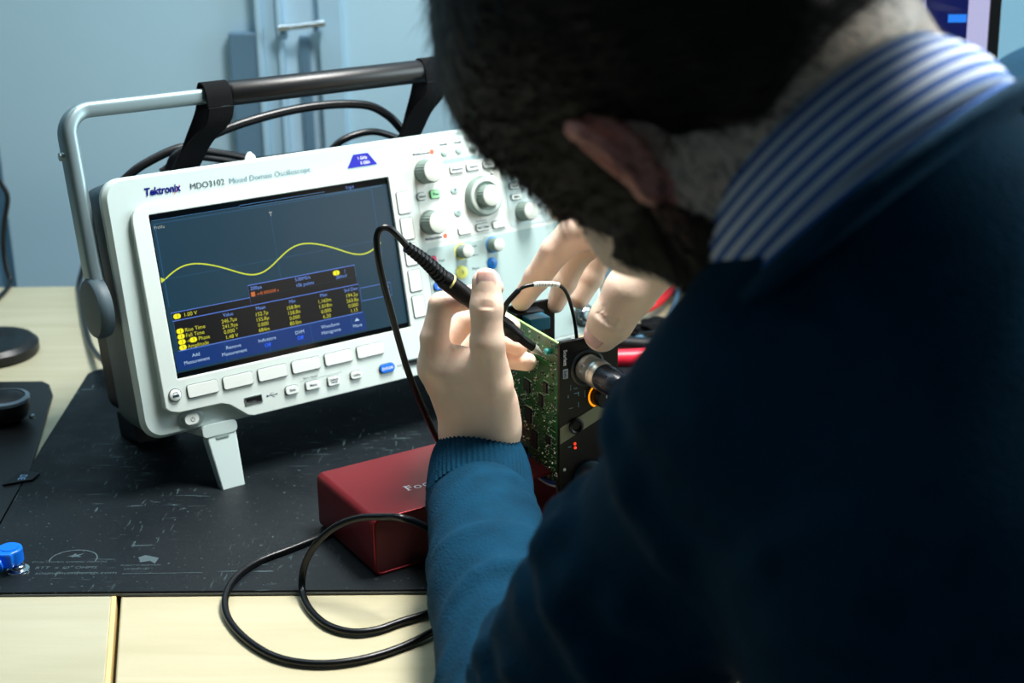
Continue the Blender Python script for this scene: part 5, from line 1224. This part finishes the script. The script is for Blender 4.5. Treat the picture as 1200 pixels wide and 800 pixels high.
# neckline rib
# ---- striped shirt collar
def stripes():
    m_ = bpy.data.materials.new('striped_shirting'); m_.use_nodes = True; nt = m_.node_tree; b = nt.nodes['Principled BSDF']
    at_ = nt.nodes.new('ShaderNodeAttribute'); at_.attribute_name = 'band'
    ma = nt.nodes.new('ShaderNodeMath'); ma.operation = 'FRACT'; nt.links.new(at_.outputs['Fac'], ma.inputs[0])
    r = nt.nodes.new('ShaderNodeValToRGB'); e = r.color_ramp.elements
    e[0].position = 0.0; e[0].color = (*s2l((0.93, 0.95, 0.98)), 1); e[1].position = 0.48; e[1].color = (*s2l((0.90, 0.93, 0.98)), 1)
    x = e.new(0.54); x.color = (*s2l((0.16, 0.40, 0.74)), 1); x = e.new(0.94); x.color = (*s2l((0.16, 0.40, 0.74)), 1)
    nt.links.new(ma.outputs[0], r.inputs['Fac']); nt.links.new(r.outputs['Color'], b.inputs['Base Color']); b.inputs['Roughness'].default_value = 0.85
    return m_
M_shirt = stripes()
def collar_sheet(name, c, axis, refv, rows, N, a0, a1, prof, thick=1.2):
    """prof(t, a) -> (radius, height along axis); t 0 at the fold, 1 at the loose edge; band attribute counts stripes"""
    n3 = unit(axis); x1 = np.array(refv, float); x1 = unit(x1-n3*(x1@n3)); x2 = np.cross(n3, x1); vs = []; bd = []
    for i in range(rows):
        for j in range(N+1):
            a = a0+(a1-a0)*j/N; t = i/(rows-1); r, h, b = prof(t, a)
            vs.append(tuple(np.array(c)+(x1*math.cos(a)+x2*math.sin(a))*r+n3*h)); bd.append(b)
    fs = [(i*(N+1)+j, i*(N+1)+j+1, (i+1)*(N+1)+j+1, (i+1)*(N+1)+j) for i in range(rows-1) for j in range(N)]
    o = G().add(vs, fs).build(name, M_shirt, MAN, angle=180)
    at_ = o.data.attributes.new('band', 'FLOAT', 'POINT'); at_.data.foreach_set('value', bd)
    mo = o.modifiers.new('s', 'SOLIDIFY'); mo.thickness = thick*MM; mo.offset = 0
    return o
CAX = unit(hp(-26, 0, -30)-NB)         # neck axis
CC = NB+CAX*20
def leaf(t, a):
    h = 14-33*t+2.0*math.sin(2*a+1); r = 54+11*t+1.5*math.sin(3*a)+4*math.sin(math.pi*t)
    return r, h, t*6.4
def stand(t, a): return 52+2*t, 15-34*t, 0.2+t*5
collar_sheet('shirt_collar', CC, CAX, (0, -1, 0), 14, 96, -math.pi*0.97, math.pi*0.97, leaf, 1.4)
collar_sheet('collar_stand', CC, CAX, (0, -1, 0), 6, 96, -math.pi, math.pi, stand, 1.2)
def yoke(t, a): return 58+14*t, -12-16*t, 0.5+t*4
collar_sheet('shirt_yoke', CC, CAX, (0, -1, 0), 8, 96, -math.pi, math.pi, yoke, 1.0)
# neckline rib of the sweater
g = G(); n3 = CAX; x1 = unit(np.array((0, -1., 0))-n3*(np.array((0, -1., 0))@n3)); x2 = np.cross(n3, x1)
ringp = [tuple(CC+(x1*math.cos(a)+x2*math.sin(a))*71-n3*27) for a in np.linspace(0, 2*math.pi, 73)]
g.sweep(ringp, [(5*math.cos(q), 6*math.sin(q)) for q in np.linspace(0, 2*math.pi, 13)[:-1]], up=tuple(n3), cap=False)
g.build('neckband', M_knit, sw)

# ---- hair: cap following the skull plus short strands
M_hair = mat('dark_hair', (0.14, 0.11, 0.098), 0.55, spec=0.3, noise=(40, 0.3), bump=(500, 0.5))
def hl(V): D = np.asarray(V)-HC; return D@Fh, D@Lh, D@Uh
def hair_region(f, l, u):
    """positive inside the haired scalp (distance-like, mm)"""
    front = 70-f-np.clip((u-20), -40, 60)*(-0.30)          # hairline on the forehead
    front = 68-f+np.clip(u-50, -80, 80)*0.3
    side = u+32+np.clip(-f-30, 0, 60)*1.1             # above the ear, dropping behind it
    side = np.minimum(side, u+62+np.clip(np.abs(l)-40, 0, 40)*0)
    ear = np.sqrt((f+24)**2+(u+32)**2)-14
    ear = np.where((np.abs(l) > 55), ear, 99)
    return np.minimum(np.minimum(front, side), ear)
S = SDF(HC-150, HC+np.array([150, 150, 150]), 2.2)
S.ell(hp(-6, 0, 22), HR, (103, 80, 104), 1); S.ell(hp(34, 0, 62), HR, (62, 66, 52), 14); S.ell(hp(-26, 0, 8), HR, (80, 74, 84), 10); S.cone(hp(-40, 0, -10), hp(-44, 0, -52), 60, 56, 12)
sl, g_ = S.sub(HC-149, HC+149); X_, Y_, Z_ = [np.asarray(q, np.float32)-HC[i] for i, q in enumerate(g_)]
f_ = X_*Fh[0]+Y_*Fh[1]+Z_*Fh[2]; l_ = X_*Lh[0]+Y_*Lh[1]+Z_*Lh[2]; u_ = X_*Uh[0]+Y_*Uh[1]+Z_*Uh[2]
nz = 0.6*np.sin(f_*0.21+u_*0.13)*np.sin(l_*0.19+1)+0.5*np.sin(f_*0.47+l_*0.31)*np.sin(u_*0.4)
reg = hair_region(f_, l_, u_)
d_ = S.F[sl]+nz; k_ = 7.0; a_ = -reg
hh = np.clip(0.5-0.5*(d_-a_)/k_, 0, 1); S.F[sl] = d_*(1-hh)+a_*hh+k_*hh*(1-hh)
Vc, Qc = S.mesh()
hair = fast_mesh('hair', Vc, Qc, M_hair, MAN, smooth_iter=2)
def strands(name, V, Q, n, ln, wd, flow, lift, mats, parent, seed, keep=None):
    rn = np.random.RandomState(seed); V = np.asarray(V); 
    c = V[Q].mean(1); e1 = V[Q[:, 2]]-V[Q[:, 0]]; e2 = V[Q[:, 3]]-V[Q[:, 1]]; nn = np.cross(e1, e2); nn /= np.linalg.norm(nn, axis=1)[:, None]+1e-9
    sg = np.sign(np.sum(nn*(c-HC), 1)); nn *= sg[:, None]
    ok = np.arange(len(c)) if keep is None else np.where(keep(c))[0]
    i = rn.choice(ok, n); P = c[i]+rn.uniform(-1.2, 1.2, (n, 3)); N = nn[i]; fl = flow(P); fl = fl-N*np.sum(fl*N, 1)[:, None]; fl /= np.linalg.norm(fl, axis=1)[:, None]+1e-9
    fl = fl+rn.normal(0, 0.22, (n, 3)); L_ = ln*rn.uniform(0.6, 1.2, (n, 1)); side = np.cross(N, fl); side /= np.linalg.norm(side, axis=1)[:, None]+1e-9
    P0 = P-N*0.8; P1 = P+fl*L_*0.5+N*(lift*L_*0.55); P2 = P+fl*L_+N*(lift*L_*0.75)
    vs = np.stack([P0-side*wd, P0+side*wd, P1-side*wd*0.8, P1+side*wd*0.8, P2], 1).reshape(-1, 3)
    b = np.arange(n)*5; F = np.stack([np.stack([b, b+1, b+3], 1), np.stack([b, b+3, b+2], 1), np.stack([b+2, b+3, b+4], 1)], 1).reshape(-1, 3)
    o = fast_mesh(name, vs, F, mats, parent); o['kind'] = 'stuff'; return o
def flow_hair(P):
    f, l, u = hl(P); t = np.clip((u-30)/60, 0, 1)[:, None]
    return t*(Fh[None]*0.6+Lh[None]*0.35*np.sign(l)[:, None])+(1-t)*(-Uh[None]*0.7-Fh[None]*0.7)
strands('hair_strands', Vc, Qc, 30000, 15, 0.30, flow_hair, 0.12, M_hair, hair, 2)
# beard: dark short hair on jaw, chin and lip
M_beard = mat('beard_hair', (0.12, 0.09, 0.075), 0.7)
beard = strands('beard', Vh, Qh, 20000, 6.5, 0.30, lambda P: -Uh[None]*0.9-Fh[None]*0.1+0*P, 0.45, M_beard, body, 5, beard_keep)
strands('nape_stubble', Vh, Qh, 2600, 4, 0.2, lambda P: -Uh[None]+0*P, 0.35, M_beard, body, 6, lambda P: (hl(P)[0] < -10) & (hl(P)[2] > -78) & (hl(P)[2] < -30))
# brows and eyes
for s in (-1, 1):
    e = G().lathe([(0.01, -11), (6, -9.2), (9.8, -5), (11, 0), (9.8, 5), (6, 9.2), (0.01, 11)], 24, M=Matrix.Translation(Vector(hp(82.5, 31*s, 3))) @ Vector(Fh).to_track_quat('Z', 'Y').to_matrix().to_4x4(), cap=False).build('eye', mat('eye_white', (0.85, 0.84, 0.82), 0.2), body)
    G().lathe([(5.2, 10.0), (2.2, 11.1), (0.01, 11.3)], 24, M=Matrix.Translation(Vector(hp(82.5, 31*s, 3))) @ Vector(unit(Fh-Uh*0.4)).to_track_quat('Z', 'Y').to_matrix().to_4x4(), cap=False).build('iris', mat('iris_brown', (0.20, 0.12, 0.08), 0.15), e)
    g = G(); g.tube([tuple(hp(97, 10*s, 22)), tuple(hp(95, 26*s, 27)), tuple(hp(86, 44*s, 22))], 3.2, 8, radii=[0.8, 1, 0.4]); g.build('eyebrow', M_beard, body)
